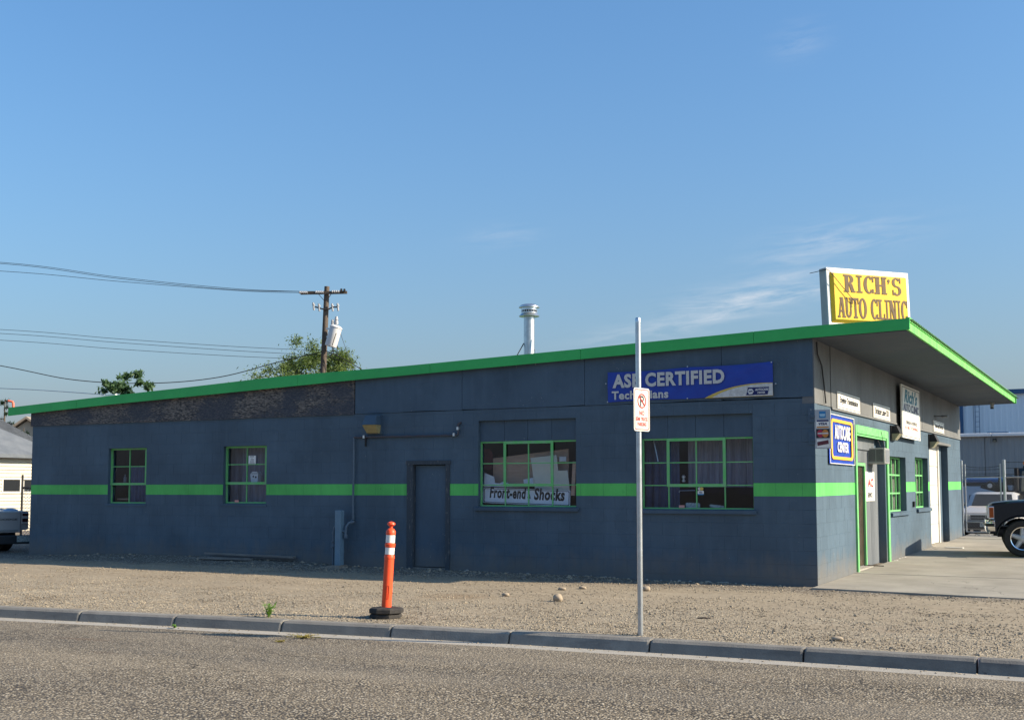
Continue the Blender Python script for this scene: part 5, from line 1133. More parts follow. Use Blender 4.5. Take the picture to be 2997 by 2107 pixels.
for o_, lb in ((OR1, 'olive grey blind behind the front window nearest the entrance'), (OR2, 'olive grey blind behind the front window beside the white door')):
    mb = MB(); vs_ = []; n = 36
    for i in range(n+1): t = i/n; q = .014*math.sin(t*60); vs_ += [(-.24+q, o_[0]+.01+(o_[1]-o_[0]-.02)*t, o_[2]+.02), (-.24+q, o_[0]+.01+(o_[1]-o_[0]-.02)*t, o_[3]-.02), (-.245+q, o_[0]+.01+(o_[1]-o_[0]-.02)*t, o_[3]-.02), (-.245+q, o_[0]+.01+(o_[1]-o_[0]-.02)*t, o_[2]+.02)]
    mb.add(vs_, [(4*i+j, 4*i+(j+1)%4, 4*i+4+(j+1)%4, 4*i+4+j) for i in range(n) for j in range(4)]); tag(mb.build('window_blind', M_blind, smooth=True), lb, 'blind')
# notices in the second small window, shelf in the first
nt_ = thing('notice', 'white printed notice on the upper right pane of the second small window', 'notice', onY(727, 1357, .082)); o_ = onY(727.5, 1357.5, .082); q_ = onY(749, 1333, .082); wn_, hn_ = q_.x-o_.x, q_.z-o_.z
flat(o_, UX, UZ, [(0,0),(wn_,0),(wn_,hn_),(0,hn_)], .001).build('paper', M_paper, nt_)
mb = MB()
for a, b, c, d in ((.2,.85,.76,.92), (.3,.48,.74,.56), (.2,.24,.76,.32), (.12,.06,.85,.11), (.4,.66,.55,.69)): k = flat(o_, UX, UZ, [(a*wn_,b*hn_),(c*wn_,b*hn_),(c*wn_,d*hn_),(a*wn_,d*hn_)], .003); mb.add(k.v, k.f)
mb.build('print_line', M_black, nt_)
bg_ = thing('paper_bag', 'pale paper bag with two holes behind the second small window', 'bag', onY(744, 1411, .2))
A = onY(735, 1411, .2); B = onY(753.5, 1411, .2); zt_ = onY(744, 1380, .2).z; sx_ = B.x-A.x; h_ = zt_-A.z
mb = MB(); mb.prism([(0,0),(sx_,0),(sx_*1.08,h_*.8),(sx_*.9,h_),(sx_*.2,h_),(-.03,h_*.75)], A, UX, UZ, -.12); mb.build('bag_body', M_paper, bg_)
mb = MB(); mb.lathe([(.018, 0), (.018, .004)], A+UX*sx_*.35+UZ*h_*.55-UY*.003, (0,-1,0), 12); mb.lathe([(.02, 0), (.02, .004)], A+UX*sx_*.75+UZ*h_*.48-UY*.003, (0,-1,0), 12); mb.build('hole_spot', M_black, bg_)
MB().box(A.x+.01, .195, A.z+h_*.80, B.x, .2, A.z+h_*.84).build('dark_band', M_black, bg_)
board('pink_sticker', 'small pink sticker at the bottom of the second small window', 'sticker', [(687,1470),(698.5,1470),(698.5,1463),(687,1463)], .082, M_pink, .001)
A = onY(332, 1412, .32); B = onY(373, 1410, .32); sh = thing('shelf', 'brown wooden shelf inside the leftmost small window', 'shelf', A); MB().box(A.x, .30, A.z-.03, B.x, .55, A.z).build('shelf_board', M_cardboard, sh)
mb = MB(); mb.lathe([(.035, 0), (.035, .10), (.014, .13), (.014, .17)], onY(366, 1411, .36)+Vector((0,0,-.0)), n=12); tag(mb.build('bottle', M_acbeige, smooth=True), 'pale bottle on the shelf in the leftmost small window', 'bottle')
A = onY(344, 1458, .32); B = onY(374, 1457, .32); sh = thing('shelf', 'lower brown shelf in the bottom pane of the leftmost small window', 'shelf', A); MB().box(A.x, .30, A.z-.03, B.x, .55, A.z).build('shelf_board', M_cardboard, sh)
tag(MB().tube([onY(342, 1370, .3), onY(337, 1385, .3), onY(336.5, 1403, .3)], .010, 6).build('hose', M_acbeige), 'pale curved hose hanging in the leftmost small window', 'hose')

# ------------------------------------------------------------------ trees, utility pole and wires behind
def tree(name, label, base, h, cr, leafm, nleaf, lsz, limbs=7, seed=1, clus=26, drop=0.0, tw=.16, up=.5, group=None, zlo=.35, long=1.8, fill=None):
    rs = random.Random(seed); t = thing(name, label, 'tree', base, group); base = Vector(base); tr = MB(); lf = MB()
    top = base+Vector((rs.uniform(-.2,.2), rs.uniform(-.2,.2), h*.82)); mid = base.lerp(top, .5)+Vector((rs.uniform(-.15,.15), rs.uniform(-.15,.15), 0))
    tr.tube([base-UZ*.2, base.lerp(mid, .5), mid, top], tw, 8, r1=tw*.2); tips = []
    for i in range(limbs):
        a = 2*math.pi*i/limbs+rs.uniform(-.4,.4); f0 = rs.uniform(zlo, .85); s0 = base.lerp(top, f0); ln = cr*rs.uniform(.55, 1.05)*(1.1-.5*abs(f0-.5))
        e = s0+Vector((math.cos(a)*ln, math.sin(a)*ln, ln*rs.uniform(up*.4, up*1.5))); m_ = s0.lerp(e, .5)+Vector((0,0,ln*.12)); tr.tube([s0, m_, e], tw*.38, 6, r1=.012); tips += [(m_, e)]
        for k in range(4):
            q = s0.lerp(e, rs.uniform(.4, .95)); a2 = a+rs.uniform(-1.1, 1.1); l2 = ln*rs.uniform(.25, .6); e2 = q+Vector((math.cos(a2)*l2, math.sin(a2)*l2, l2*rs.uniform(-.1, 1.0))); tr.tube([q, q.lerp(e2,.5)+Vector((0,0,.06*l2)), e2], tw*.16, 5, r1=.006); tips.append((q, e2))
    tips.append((mid, top+UZ*h*.12))
    tr.build('trunk', M_wood, t)
    if fill:                                                        # twigs through the body of the crown: centre height, radii, count
        cz, rx_, rz_, nf = fill
        for i in range(nf):
            d = Vector((rs.gauss(0,1), rs.gauss(0,1), rs.gauss(0,1))).normalized()*(rs.random()**.4)*rs.uniform(.72, 1.16); q = base+Vector((d.x*rx_, d.y*rx_, cz+d.z*rz_)); e2 = q+Vector((d.x*.5, d.y*.5, .25+rs.uniform(-.2,.5)))*rx_*.16
            tr.tube([q.lerp(base+UZ*(cz-rz_*.5), .35), q, e2], tw*.09, 4, r1=.006); tips.append((q, e2))
    per = max(1, nleaf//(len(tips)*6))
    for q, e in tips:
        for c in range(6):
            cc_ = q.lerp(e, rs.uniform(.35, 1.1)); rad = cr*rs.uniform(.06, .17); dn = rs.uniform(.4, 1.4)
            for i in range(int(per*dn)):
                d = Vector((rs.gauss(0,1), rs.gauss(0,1), rs.gauss(0,.8)))*rad*.62; p_ = cc_+d; 
                n_ = Vector((rs.gauss(0,1), rs.gauss(0,1), rs.gauss(.6,1))).normalized(); u_ = n_.cross(Vector((rs.random()-.5, rs.random()-.5, rs.random()-.5-drop))).normalized(); v_ = n_.cross(u_); s_ = lsz*rs.uniform(.6, 1.3)
                lf.add([p_-u_*s_*long/2, p_+v_*s_*.35, p_+u_*s_*long/2, p_-v_*s_*.35], [(0,1,2,3)])
    lf.build('crown', leafm, t)
    return t
p = atD(902, 1500, 70); gz0 = .02
tree('leafy_tree', 'broad pale green tree behind the roof by the utility pole', (p.x, p.y, gz0), 9.4, 3.4, M_leafB, 44000, .092, 12, 4, up=.36, zlo=.6, long=2.4, fill=(7.25, 3.1, 2.45, 95))
p = atD(345, 1500, 42); tree('leafy_tree', 'small dark green tree top above the left part of the roof', (p.x, p.y, gz0), 5.75, .95, M_leafA, 13000, .085, 6, 9, up=.85, zlo=.6, long=2.2, fill=(4.5, 1.0, 1.2, 34))
p = atD(425, 1500, 44); tree('leafy_tree', 'tiny green tree tip just right of the small dark tree', (p.x, p.y, gz0), 5.2, .5, M_leafA, 900, .10, 6, 12, up=.8, zlo=.6)
def conifer(name, label, base, h, r, seed):
    rs = random.Random(seed); t = thing(name, label, 'tree', base); base = Vector(base); tr = MB(); lf = MB(); tr.tube([base, base+UZ*h], .18, 8, r1=.02)
    for i in range(70):
        f = rs.uniform(.15, .99); a = rs.uniform(0, 6.28); ln = r*(1.02-f)*rs.uniform(.7, 1.2)+.1; s0 = base+UZ*h*f; e = s0+Vector((math.cos(a)*ln, math.sin(a)*ln, -ln*.15)); tr.tube([s0, e], .025, 4, r1=.006)
        for k in range(60):
            q = s0.lerp(e, rs.uniform(.2, 1.05)); d = Vector((rs.gauss(0,1), rs.gauss(0,1), rs.gauss(.2,.6))).normalized(); sd_ = d.cross(UZ).normalized(); L_ = rs.uniform(.12, .3); lf.add([q-sd_*.03, q+sd_*.03, q+d*L_], [(0,1,2)])
    tr.build('trunk', M_wood, t); lf.build('crown', M_leafC, t)
p = atD(4, 1500, 62); conifer('conifer', 'dark conifer behind the grey roof at the left edge', (p.x, p.y, 0), 6.15, 2.8, 3)
p = atD(62, 1500, 66); conifer('conifer', 'dark conifer tip between the grey roof and the shop', (p.x, p.y, 0), 4.9, 1.9, 8)

DP = 62.0
pb = atD(944, 1085, DP); zt_ = atD(957, 838, DP).z
up_ = thing('utility_pole', 'brown wooden utility pole with crossarm and grey transformer behind the roof', 'utility pole', (pb.x, pb.y, 0))
ptop = atD(957, 839, DP); pbt = atD(946, 1088, DP); pdir = (ptop-pbt).normalized(); pfoot = pbt-pdir*(pbt.z/pdir.z)
MB().tube([pfoot, pfoot.lerp(ptop, .5), ptop], .19, 14, r1=.135).build('pole', M_wood, up_, smooth=True)
def PP(px, py, dd=-.2): return atD(px, py, DP+dd)
MB().bar(PP(880, 858.5), PP(1016, 856), .12, .14).build('crossarm', M_wood, up_)
for a, b in (((933, 862), (949, 880)), ((969, 861), (959, 876))): MB().bar(PP(*a, -.3), PP(*b, -.3), .03, .03).build('brace', M_bronze, up_)
for px, py in ((889, 856), (936, 855), (984, 853.5), (999, 853.5), (1008, 854)):
    q = PP(px, py, -.3); m2 = MB(); 
    if px < 990: m2.lathe([(.05, -.25), (.075, -.2), (.05, -.15), (.075, -.1), (.05, -.05), (.075, 0), (.05, .05), (.075, .1), (.05, .15), (.06, .2)], q, V_R, 10)
    else: m2.lathe([(.05, 0), (.07, .04), (.05, .08), (.07, .12), (.02, .16)], q, UZ, 10)
    m2.build('insulator', M_porcelain if px < 990 else M_bronze, up_, smooth=True)
mb = MB(); mb.tube([PP(922, 898), PP(946, 905), PP(960, 906), PP(974, 899), PP(988, 899)], .04, 6); mb.build('cutout_bracket', M_bronze, up_)
for px, py in ((918, 897), (934, 900), (973, 900), (989, 899)):
    m2 = MB(); m2.tube([PP(px-1.5, py-11), PP(px+1, py+11)], .05, 8); m2.lathe([(.075, 0), (.075, .06)], PP(px, py-3), UZ, 8); m2.build('fuse_cutout', M_porcelain, up_)
tc0, tc1 = PP(968, 1013, -.5), PP(983, 961, -.5); tax = (tc1-tc0).normalized(); tl = (tc1-tc0).length
MB().lathe([(.30, -.02), (.31, .0), (.31, tl), (.335, tl+.02), (.335, tl+.06), (.25, tl+.13), (.05, tl+.17)], tc0, tax, 24).build('transformer', M_tank, up_, smooth=True)
tr_ = [c for c in children(up_) if c.name.startswith('transformer')][0]
for px, py, h2 in ((973.5, 952, .3), (985, 950, .42), (984, 948, .38)): MB().lathe([(.09, 0), (.09, h2*.4), (.06, h2*.5), (.09, h2*.6), (.05, h2)], PP(px, py, -.45), UZ, 10).build('bushing', M_porcelain, tr_, smooth=True)
mb = MB(); mb.bar(PP(955, 962, -.3), PP(975, 963, -.3), .08, .08); mb.bar(PP(956, 985, -.3), PP(968, 988, -.3), .08, .1); mb.build('hanger', M_alu, up_)
MB().tube([PP(984, 975, -.9), PP(977, 995, -.9), PP(972, 1012, -.85)], .02, 5).build('ground_lead', M_wire, up_)
mb = MB()
for pts in ([(973, 1012), (972, 1030), (958, 1037)], [(978, 1012), (975, 1034), (960, 1048)], [(987, 1012), (986, 1040)]): mb.tube([PP(*q, -.5) for q in pts], .025, 5)
mb.build('secondary_lead', M_wire, up_)
def wire(label, pts, r, m, cat='wire', depth=None, group=None, n=6):
    P = [atD(a, b, (depth[i] if depth else DP-.3)) for i, (a, b) in enumerate(pts)]
    # smooth the line through the surveyed points
    Q = []
    for i in range(len(P)-1):
        p0, p1, p2, p3 = P[max(i-1,0)], P[i], P[i+1], P[min(i+2,len(P)-1)]
        for k in range(8):
            t = k/8; Q.append(.5*((2*p1)+(p2-p0)*t+(2*p0-5*p1+4*p2-p3)*t*t+(3*p1-p0-3*p2+p3)*t**3))
    Q.append(P[-1]); tag(MB().tube(Q, r, n).build('overhead_wire', m), label, cat, group)
gw = 'overhead wires running left from the utility pole'
wire('topmost overhead wire running left from the crossarm', [(-700,735),(0,768),(350,812),(700,846),(936,854)], .013, M_wire, group=gw)
wire('second overhead wire running close below the topmost one', [(-700,737),(0,771.5),(350,816),(700,849),(984,853)], .013, M_wire, group=gw)
wire('third overhead wire running to the left tip of the crossarm', [(-700,762),(0,793.5),(350,824),(700,851),(889,857)], .013, M_wire, group=gw)
wire('highest wire of the middle three running left into the tree', [(-700,938),(0,964.5),(350,992),(700,1015),(944,1026)], .012, M_wire, group=gw)
wire('central wire of the middle three running left into the tree', [(-700,948),(0,976),(350,1003),(700,1027),(944,1040)], .012, M_wire, group=gw)
wire('lowest wire of the middle three running left into the tree', [(-700,966),(0,995.5),(350,1022),(700,1043),(944,1052)], .012, M_wire, group=gw)
wire('thick twisted cable sagging left of the pole above the roof', [(-500,980),(0,1070),(220,1112),(440,1121.5),(640,1104),(820,1058),(942,1030)], .024, M_wire)
wire('pale thin cable dropping to the left end of the roof', [(-500,1118),(0,1136.5),(150,1144),(305,1155)], .010, M_wirel, depth=[40,34,31,28])
wire('cable sloping down right from the pole behind the roof', [(950,1025),(985,1040),(1020,1058),(1075,1092)], .024, M_wire)
wire('lower cable sloping down right from the pole behind the roof', [(952,1043),(975,1047),(1010,1064),(1050,1090)], .013, M_wire)
wire('thin guy wire slanting down right from the transformer', [(997,975),(1000,986),(1012,1020),(1026,1060)], .012, M_wire)
# mast where the pale cable lands, orange pipe on the roof corner
p = atD(300, 1163, 28.2)
p = atD(315, 1161, 27.6); tag(MB().bar(atD(305, 1157.5, 27.4), atD(340, 1154.5, 26.9), .05, .02).build('roof_strip', M_rooftrim), 'short pale strip lying on the left roof edge under the dark tree', 'strip')
op = thing('orange_pipe', 'bent orange pipe sticking up at the far left roof corner', 'pipe', atD(38, 1192, 28.3))
MB().tube([atD(39, 1195, 28.3), atD(38.5, 1180, 28.3), atD(36.5, 1175.5, 28.3), atD(31, 1174.5, 28.3), atD(24, 1173, 28.3)], .027, 10).build('pipe_bend', mat('orange_pipe_paint', (.62, .13, .07), rough=.5), op, smooth=True)
MB().tube([atD(19, 1200, 28.4), atD(21, 1172, 28.4), atD(24, 1170, 28.4), atD(25.5, 1173, 28.4)], .012, 6).build('hook', M_black, op)

# ------------------------------------------------------------------ house at the left
hx = -29.0; pa = onX(0, 1328.5, hx); ez = pa.z
yN = onX(-260, 1400, hx).y; yF = onX(150, 1400, hx).y
hs = thing('white_house', 'white sided house with grey hipped roof and dark windows beyond the left end', 'house', (hx, (yN+yF)/2, 0))
MB().box(hx-9, yN, -.2, hx-.02, yF, ez).build('wall', M_siding, hs)
nb = int((ez-.2)/.115); wz0, wz1 = onX(30, 1438, hx).z, onX(30, 1403, hx).z
yw = [(onX(8, 1420, hx).y, onX(57, 1420, hx).y), (onX(69, 1420, hx).y, onX(110, 1420, hx).y), (onX(-150, 1420, hx).y, onX(-100, 1420, hx).y)]
for k in range(nb):
    z0 = .2+k*.115; segs = [(yN, yF, z0, z0+.106)]
    for a, b in yw: segs = rect_sub(segs, (a-.05, b+.05, wz0-.05, wz1+.05))
    mb = MB()
    for a, b, c, d in segs: mb.add([(hx-.015,a,c),(hx+.036,a,c),(hx+.004,a,d),(hx-.015,a,d),(hx-.015,b,c),(hx+.036,b,c),(hx+.004,b,d),(hx-.015,b,d)], [(0,1,2,3),(7,6,5,4),(0,4,5,1),(1,5,6,2),(2,6,7,3),(3,7,4,0)])
    if segs: mb.build('siding_board', M_siding, hs)
for a, b in yw:
    mb = MB(); f = .05
    mb.box(hx, a-f, wz0-f, hx+.03, a, wz1+f); mb.box(hx, b, wz0-f, hx+.03, b+f, wz1+f); mb.box(hx, a, wz0-f, hx+.03, b, wz0); mb.box(hx, a, wz1, hx+.03, b, wz1+f)
    wn = mb.build('window', M_white, hs); MB().box(hx-.01, a, wz0, hx+.005, b, wz1).build('pane', mat('dark_pane', (.02, .022, .025), rough=.08), wn)
ro = .35; A = [(hx+ro, yN-ro, ez), (hx+ro, yF+ro, ez), (hx-9-ro, yF+ro, ez), (hx-9-ro, yN-ro, ez)]
rh = 2.6; rA, rB = (hx-4.5, yN+4.0, ez+rh), (hx-4.5, yF-3.6, ez+rh)
mb = MB(); mb.add([*A, rA, rB, *[(q[0], q[1], q[2]-.12) for q in A]], [(0,1,5,4),(1,2,5),(2,3,4,5),(3,0,4),(0,6,7,1),(1,7,8,2),(2,8,9,3),(3,9,6,0),(9,8,7,6)]); mb.build('roof', M_greyhouse, hs)
MB().box(hx-.02, yN, ez-.24, hx+.05, yF, ez-.121).build('frieze_board', M_siding, hs)
p = atD(30, 1450, 75); b2 = thing('beige_house', 'pale beige gabled house far behind the grey roof', 'house', (p.x, p.y, 0))
gl_, gr_ = atD(20, 1270, 75), atD(140, 1262, 75); gt = atD(92, 1226, 75); u = (gr_-gl_); u.z = 0
MB().prism([(0, 0), (1, 0), (1, gl_.z), (.5, gt.z-.1), (0, gl_.z)], Vector((gl_.x, gl_.y, 0)), u, UZ, -6).build('wall', M_beige, b2)
nrm2 = u.cross(UZ).normalized()
mb = MB(); g0 = Vector((gl_.x, gl_.y, gl_.z)); g1 = Vector((gr_.x, gr_.y, gl_.z)); gm = (g0+g1)/2; gm.z = gt.z
for a, b in ((g0-u*.05, gm), (gm, g1+u*.05)): mb.hexa([a+nrm2*.3, b+nrm2*.3, b-nrm2*6.3, a-nrm2*6.3, a+nrm2*.3+UZ*.15, b+nrm2*.3+UZ*.15, b-nrm2*6.3+UZ*.15, a-nrm2*6.3+UZ*.15])
mb.build('roof', mat('tan_roof', (.30, .25, .20), (.25, .21, .17), scale=2, rough=.9), b2)

# ------------------------------------------------------------------ warehouses at the right
gy = 40.0; gx0 = onY(2700, 1400, gy).x; gzt = onY(2900, 1276, gy).z; gx1 = gx0+34
gb = thing('grey_warehouse', 'low grey corrugated steel building with white roof edge behind the wire fence', 'building', (gx0+17, gy, 0))
MB().box(gx0, gy+.05, -.2, gx1, gy+18, gzt).build('wall', M_greymetal, gb)
def ribs(x0, x1, y, z0, z1, per, dp): 
    mb = MB(); n = int(round((x1-x0)/per)); vs_ = []
    for i in range(n):
        a = x0+i*per
        for xx, yy in ((a, 0), (a+per*.42, 0), (a+per*.5, -dp), (a+per*.80, -dp), (a+per*.88, 0)): vs_ += [(xx, y+yy, z0), (xx, y+yy, z1)]
    k = len(vs_)//2; mb.add(vs_, [(2*i, 2*i+2, 2*i+3, 2*i+1) for i in range(k-1)]); return mb
for i in range(12): ribs(gx0+i*2.8, gx0+(i+1)*2.8-.004, gy, -.1, gzt, .28, .02).build('steel_panel', M_greymetal, gb)
for i in range(11):
    a = gx0+i*3.1; MB().bbox(a+.01, gy-.22, gzt-.02, a+3.09, gy+.05, gzt+.13, .02).build('roof_trim', M_rooftrim, gb)
MB().box(gx0-.1, gy+.05, gzt+.01, gx1, gy+18, gzt+.10).build('roof', M_greymetal, gb)
a = onY(2889, 1420, gy-.1).x; zz = onY(2910, 1288, gy-.1).z
wl = thing('flood_lamp', 'small dark flood lamp under the white roof edge of the grey building', 'lamp', (a+.25, gy-.1, zz)); lx = onY(2911.5, 1288, gy-.1).x
MB().bbox(lx-.07, gy-.22, zz-.06, lx+.07, gy-.03, zz+.06, .01).build('lamp_housing', M_black, wl) if False else MB().bbox(lx-.08, gy-.24, zz-.065, lx+.08, gy-.034, zz+.065, .01).build('lamp_housing', M_black, wl)
MB().box(lx-.055, gy-.246, zz-.045, lx+.055, gy-.241, zz-.01).build('lamp_lens', M_lens2, wl)
wl.location = (lx, gy-.1, zz); wl['_w'] = [lx, gy-.1, zz]
for c in children(wl):
    for v in c.data.vertices: v.co += Vector((a+.25-lx, 0, 0))
by = 62.0; bx0 = onY(2760, 1400, by).x; bx1 = onY(2818, 1200, by).x; bzt = onY(2980, 1152, by).z
bb_ = thing('blue_warehouse', 'tall pale blue steel building with wall ladder behind the grey one', 'building', (bx1+14, by, 0))
MB().box(bx0-2, by+.05, -.2, bx1+40, by+20, bzt).build('wall', M_bluemetal, bb_)
for i in range(11): ribs(bx0-2+i*4.0, bx0-2+(i+1)*4.0-.006, by, 2.5, bzt, .33, .012).build('steel_panel', M_bluemetal, bb_)
MB().box(bx0-2.2, by-.25, bzt, bx1+40, by+.05, bzt+.28).build('roof_edge', mat('dark_blue_trim', (.03, .09, .19), rough=.5), bb_)
MB().box(bx1-.18, by-.12, 2.5, bx1+.02, by-.032, bzt-.05).build('downpipe', MATS['dark_blue_trim'], bb_)
l0, l1 = onY(2857, 1300, by-.3).x, onY(2869, 1300, by-.3).x; ld = thing('wall_ladder', None, None); ld.parent = bb_; ld['_w'] = [bx1+14, by, 0]
mb = MB(); mb.box(l0-.018, by-.34, 3.0, l0+.018, by-.30, bzt); mb.box(l1-.018, by-.34, 3.0, l1+.018, by-.30, bzt); mb.build('rail', MATS['dark_blue_trim'], ld)
z = 3.2
while z < bzt-.1: MB().box(l0+.018, by-.332, z, l1-.018, by-.308, z+.022).build('rung', MATS['dark_blue_trim'], ld); z += .30/ .94
a = onY(2888, 1266, gy+6).x; b = onY(2953, 1266, gy+6).x; z0 = gzt+.1; tag(MB().bbox(a, gy+6, z0, b, gy+7.2, onY(2920, 1263.5, gy+6).z, .02).build('roof_unit', MATS['dark_blue_trim']), 'long dark low box lying on the grey building roof', 'roof unit')

# ------------------------------------------------------------------ wire fence and gate
GY = 17.0
FX = lambda px: onY(px, 1450, GY).x
FZ = lambda py: onY(2880, py, GY).z
def chainlink(x0, x1, z0, z1, Y, s=.075, r=.0019, plane=None):
    mb = MB(); f = plane or (lambda u, z: Vector((u, Y, z))); W_, H_ = x1-x0, z1-z0; n = int((W_+H_)/s)
    for i in range(n+1):
        c = i*s
        for sg in (1, -1):
            a0 = max(0, c-H_); a1 = min(W_, c)
            if a1-a0 < .01: continue
            u0, u1 = (x0+a0, x0+a1) if sg > 0 else (x1-a0, x1-a1)
            zA, zB = z0+(c-a0), z0+(c-a1)
            p, q = f(u0, zA), f(u1, zB); off_ = Vector((0, .002*sg, 0)); mb.tube([p+off_, q+off_], r, 3, caps=False)
    return mb
def barb(x0, x1, z, Y, sag=.03):
    mb = MB(); n = 10; mb.tube([(x0+(x1-x0)*i/n, Y, z-sag*4*(i/n)*(1-i/n)) for i in range(n+1)], .006, 4)
    for i in range(1, int((x1-x0)/.13)): t = i*.13/(x1-x0); q = Vector((x0+(x1-x0)*t, Y, z-sag*4*t*(1-t))); mb.tube([q-Vector((0,.01,.02)), q+Vector((0,.01,.02))], .003, 3)
    return mb
zT = FZ(1396); zB = FZ(1557)
post_l = tag(MB().lathe([(.035, .0), (.035, FZ(1347)), (.0, FZ(1345))], (FX(2816.5), GY-.02, 0), n=14).build('fence_post', M_steel, smooth=True), 'galvanised fence post right against the far shop corner', 'fence post')
gt_ = thing('wire_gate', 'narrow chain link gate with barbed wire strands beside the shop corner', 'gate', (FX(2878), GY, zB))
x0, x1 = FX(2826), FX(2930)
for xx, zt2 in ((x0, FZ(1358)), (x1, FZ(1357))): MB().lathe([(.022, zB-.0), (.022, zt2)], (xx, GY, 0), n=12).build('stile', M_steel, gt_, smooth=True)
for zz in (zT, zB, FZ(1527)): MB().tube([(x0, GY, zz), (x1, GY, zz)], .021, 10).build('rail', M_steel, gt_, smooth=True)
chainlink(x0, x1, zB, zT, GY+.025).build('chain_link', M_corr, gt_)
for py in (1363, 1373, 1385, 1391): barb(x0, x1, FZ(py), GY, .05 if py == 1363 else .012).build('barbed_wire', M_wire, gt_)
mb = MB(); mb.box(x0-.10, GY-.02, FZ(1476), x0, GY+.02, FZ(1472)); mb.box(x0-.10, GY-.02, FZ(1405), x0, GY+.02, FZ(1402)); mb.build('hinge', M_steel, gt_)
fr_ = thing('wire_fence', 'chain link fence with barbed wire running right from the gate post', 'fence', (FX(2941), GY, .2))
xa = FX(2941); xb = xa+6
for i, xx in enumerate((xa, xa+3, xb)): MB().lathe([(.042 if i == 0 else .03, .1), (.042 if i == 0 else .03, FZ(1346)), (.01, FZ(1345))], (xx, GY, 0), n=14).build('fence_post', M_steel, fr_, smooth=True)
for zz in (zT, FZ(1557)): MB().tube([(xa, GY, zz), (xb, GY, zz)], .021, 8).build('rail', M_steel, fr_)
chainlink(xa, xb, zB, zT, GY+.03).build('chain_link', M_corr, fr_)
for py in (1353, 1370, 1388): barb(xa, xb, FZ(py), GY, .01).build('barbed_wire', M_wire, fr_)
# fence scrap beyond the left end
hd = Vector((.62, -.40, 0)).normalized(); q0 = atD(61, 1560, 33.5); q0.z = 0
lf_ = thing('wire_fence', 'short run of wire fence beside the white house at the left', 'fence', q0); zz1 = atD(64, 1389, 33.5).z
MB().tube([q0, Vector((q0.x, q0.y, zz1))], .03, 8).build('fence_post', M_bronze, lf_)
q1 = q0+V_R*2.2; MB().tube([q0+UZ*(atD(64,1427,33.5).z), q1+UZ*(atD(64,1426,33.5).z)], .03, 8).build('rail', M_bronze, lf_); MB().tube([q0+UZ*(zz1-.15), q1+UZ*(zz1-.15)], .01, 5).build('strand', M_wire, lf_)
chainlink(0, 2.2, .1, atD(64,1427,33.5).z, 0, .09, .005, lambda u, z: q0+V_R*u+UZ*z).build('chain_link', M_steel, lf_)

# ------------------------------------------------------------------ vehicles
def arch(cx, cz, r, zlow, n=12, a0=None):
    a = math.degrees(math.asin(max(-1, min(1, (zlow-cz)/r)))); return [(cx+r*math.cos(R_(t)), cz+r*math.sin(R_(t))) for t in [a+(180-2*a)*i/n for i in range(n+1)]]
def shell(prof, hw, ins=.05, tk=.09):
    """side outline (x,z) swept across the width with rounded shoulders"""
    k = len(prof); area = sum(prof[i][0]*prof[(i+1)%k][1]-prof[(i+1)%k][0]*prof[i][1] for i in range(k)); sg = 1 if area > 0 else -1
    nr = []
    for i in range(k):
        a, b, c = prof[i-1], prof[i], prof[(i+1)%k]; e1 = Vector((b[0]-a[0], b[1]-a[1])); e2 = Vector((c[0]-b[0], c[1]-b[1]))
        n_ = (e1.normalized()+e2.normalized()) if e1.length > 1e-6 and e2.length > 1e-6 else e1+e2
        n_ = Vector((-n_.y, n_.x))*sg; nr.append(n_.normalized() if n_.length > 1e-6 else Vector((0,0)))
    sl = []
    for y, i_ in ((-hw, ins), (-hw+tk*.35, ins*.35), (-hw+tk, 0), (hw-tk, 0), (hw-tk*.35, ins*.35), (hw, ins)): sl.append([(p[0]+nr[j].x*i_, y, p[1]+nr[j].y*i_) for j, p in enumerate(prof)])
    vs_ = [p for s in sl for p in s]; mb = MB(); mb.add(vs_, [(s*k+j, s*k+(j+1)%k, (s+1)*k+(j+1)%k, (s+1)*k+j) for s in range(5) for j in range(k)]+[tuple(range(k)), tuple(5*k+j for j in range(k))[::-1]]); return mb
def wheel(parent, x, y, r, wd, side, rimr, spokes=5, fancy=True):
    o_ = Vector((x, y, r)); ax = Vector((0, side, 0)); w2 = wd/2
    wv = thing('wheel', None, None); wv.parent = parent; wv.location = (0,0,0)
    ty = MB(); ty.lathe([(rimr, -w2), (r*.93, -w2), (r*.985, -w2*.8), (r, -w2*.5), (r, w2*.5), (r*.985, w2*.8), (r*.93, w2), (rimr+.008, w2), (rimr, w2*.9)], o_, ax, 36, caps=False); ty.build('tyre', M_rubber, wv, smooth=True, local=True)
    rm = MB(); rm.lathe([(rimr, -w2*.5), (rimr, w2*.85), (rimr*.97, w2*1.0), (rimr*.90, w2*.92), (rimr*.88, w2*.3)], o_, ax, 36, caps=False); rm.build('rim', M_chrome, wv, smooth=True, local=True)
    bk = MB(); bk.lathe([(rimr*.9, w2*.15), (.02, w2*.16)], o_, ax, 24); bk.build('brake_drum', M_black, wv, local=True)
    sp_ = MB(); e = ax.cross(UZ).normalized()
    for i in range(spokes):
        a = 2*math.pi*i/spokes+.3; d = e*math.cos(a)+UZ*math.sin(a); s_ = -e*math.sin(a)+UZ*math.cos(a)
        c0, c1 = o_+d*rimr*.14, o_+d*rimr*.94; f0, f1 = ax*w2*.55, ax*w2*.88
        sp_.hexa([c0-s_*rimr*.24+f0, c0+s_*rimr*.24+f0, c1+s_*rimr*.16+f0, c1-s_*rimr*.16+f0, c0-s_*rimr*.14+f1, c0+s_*rimr*.14+f1, c1+s_*rimr*.05+f1, c1-s_*rimr*.05+f1])
    sp_.lathe([(rimr*.26, w2*.5), (rimr*.24, w2*.98), (rimr*.1, w2*1.04)], o_, ax, 16); sp_.build('spokes', M_silverpaint, wv, local=True)
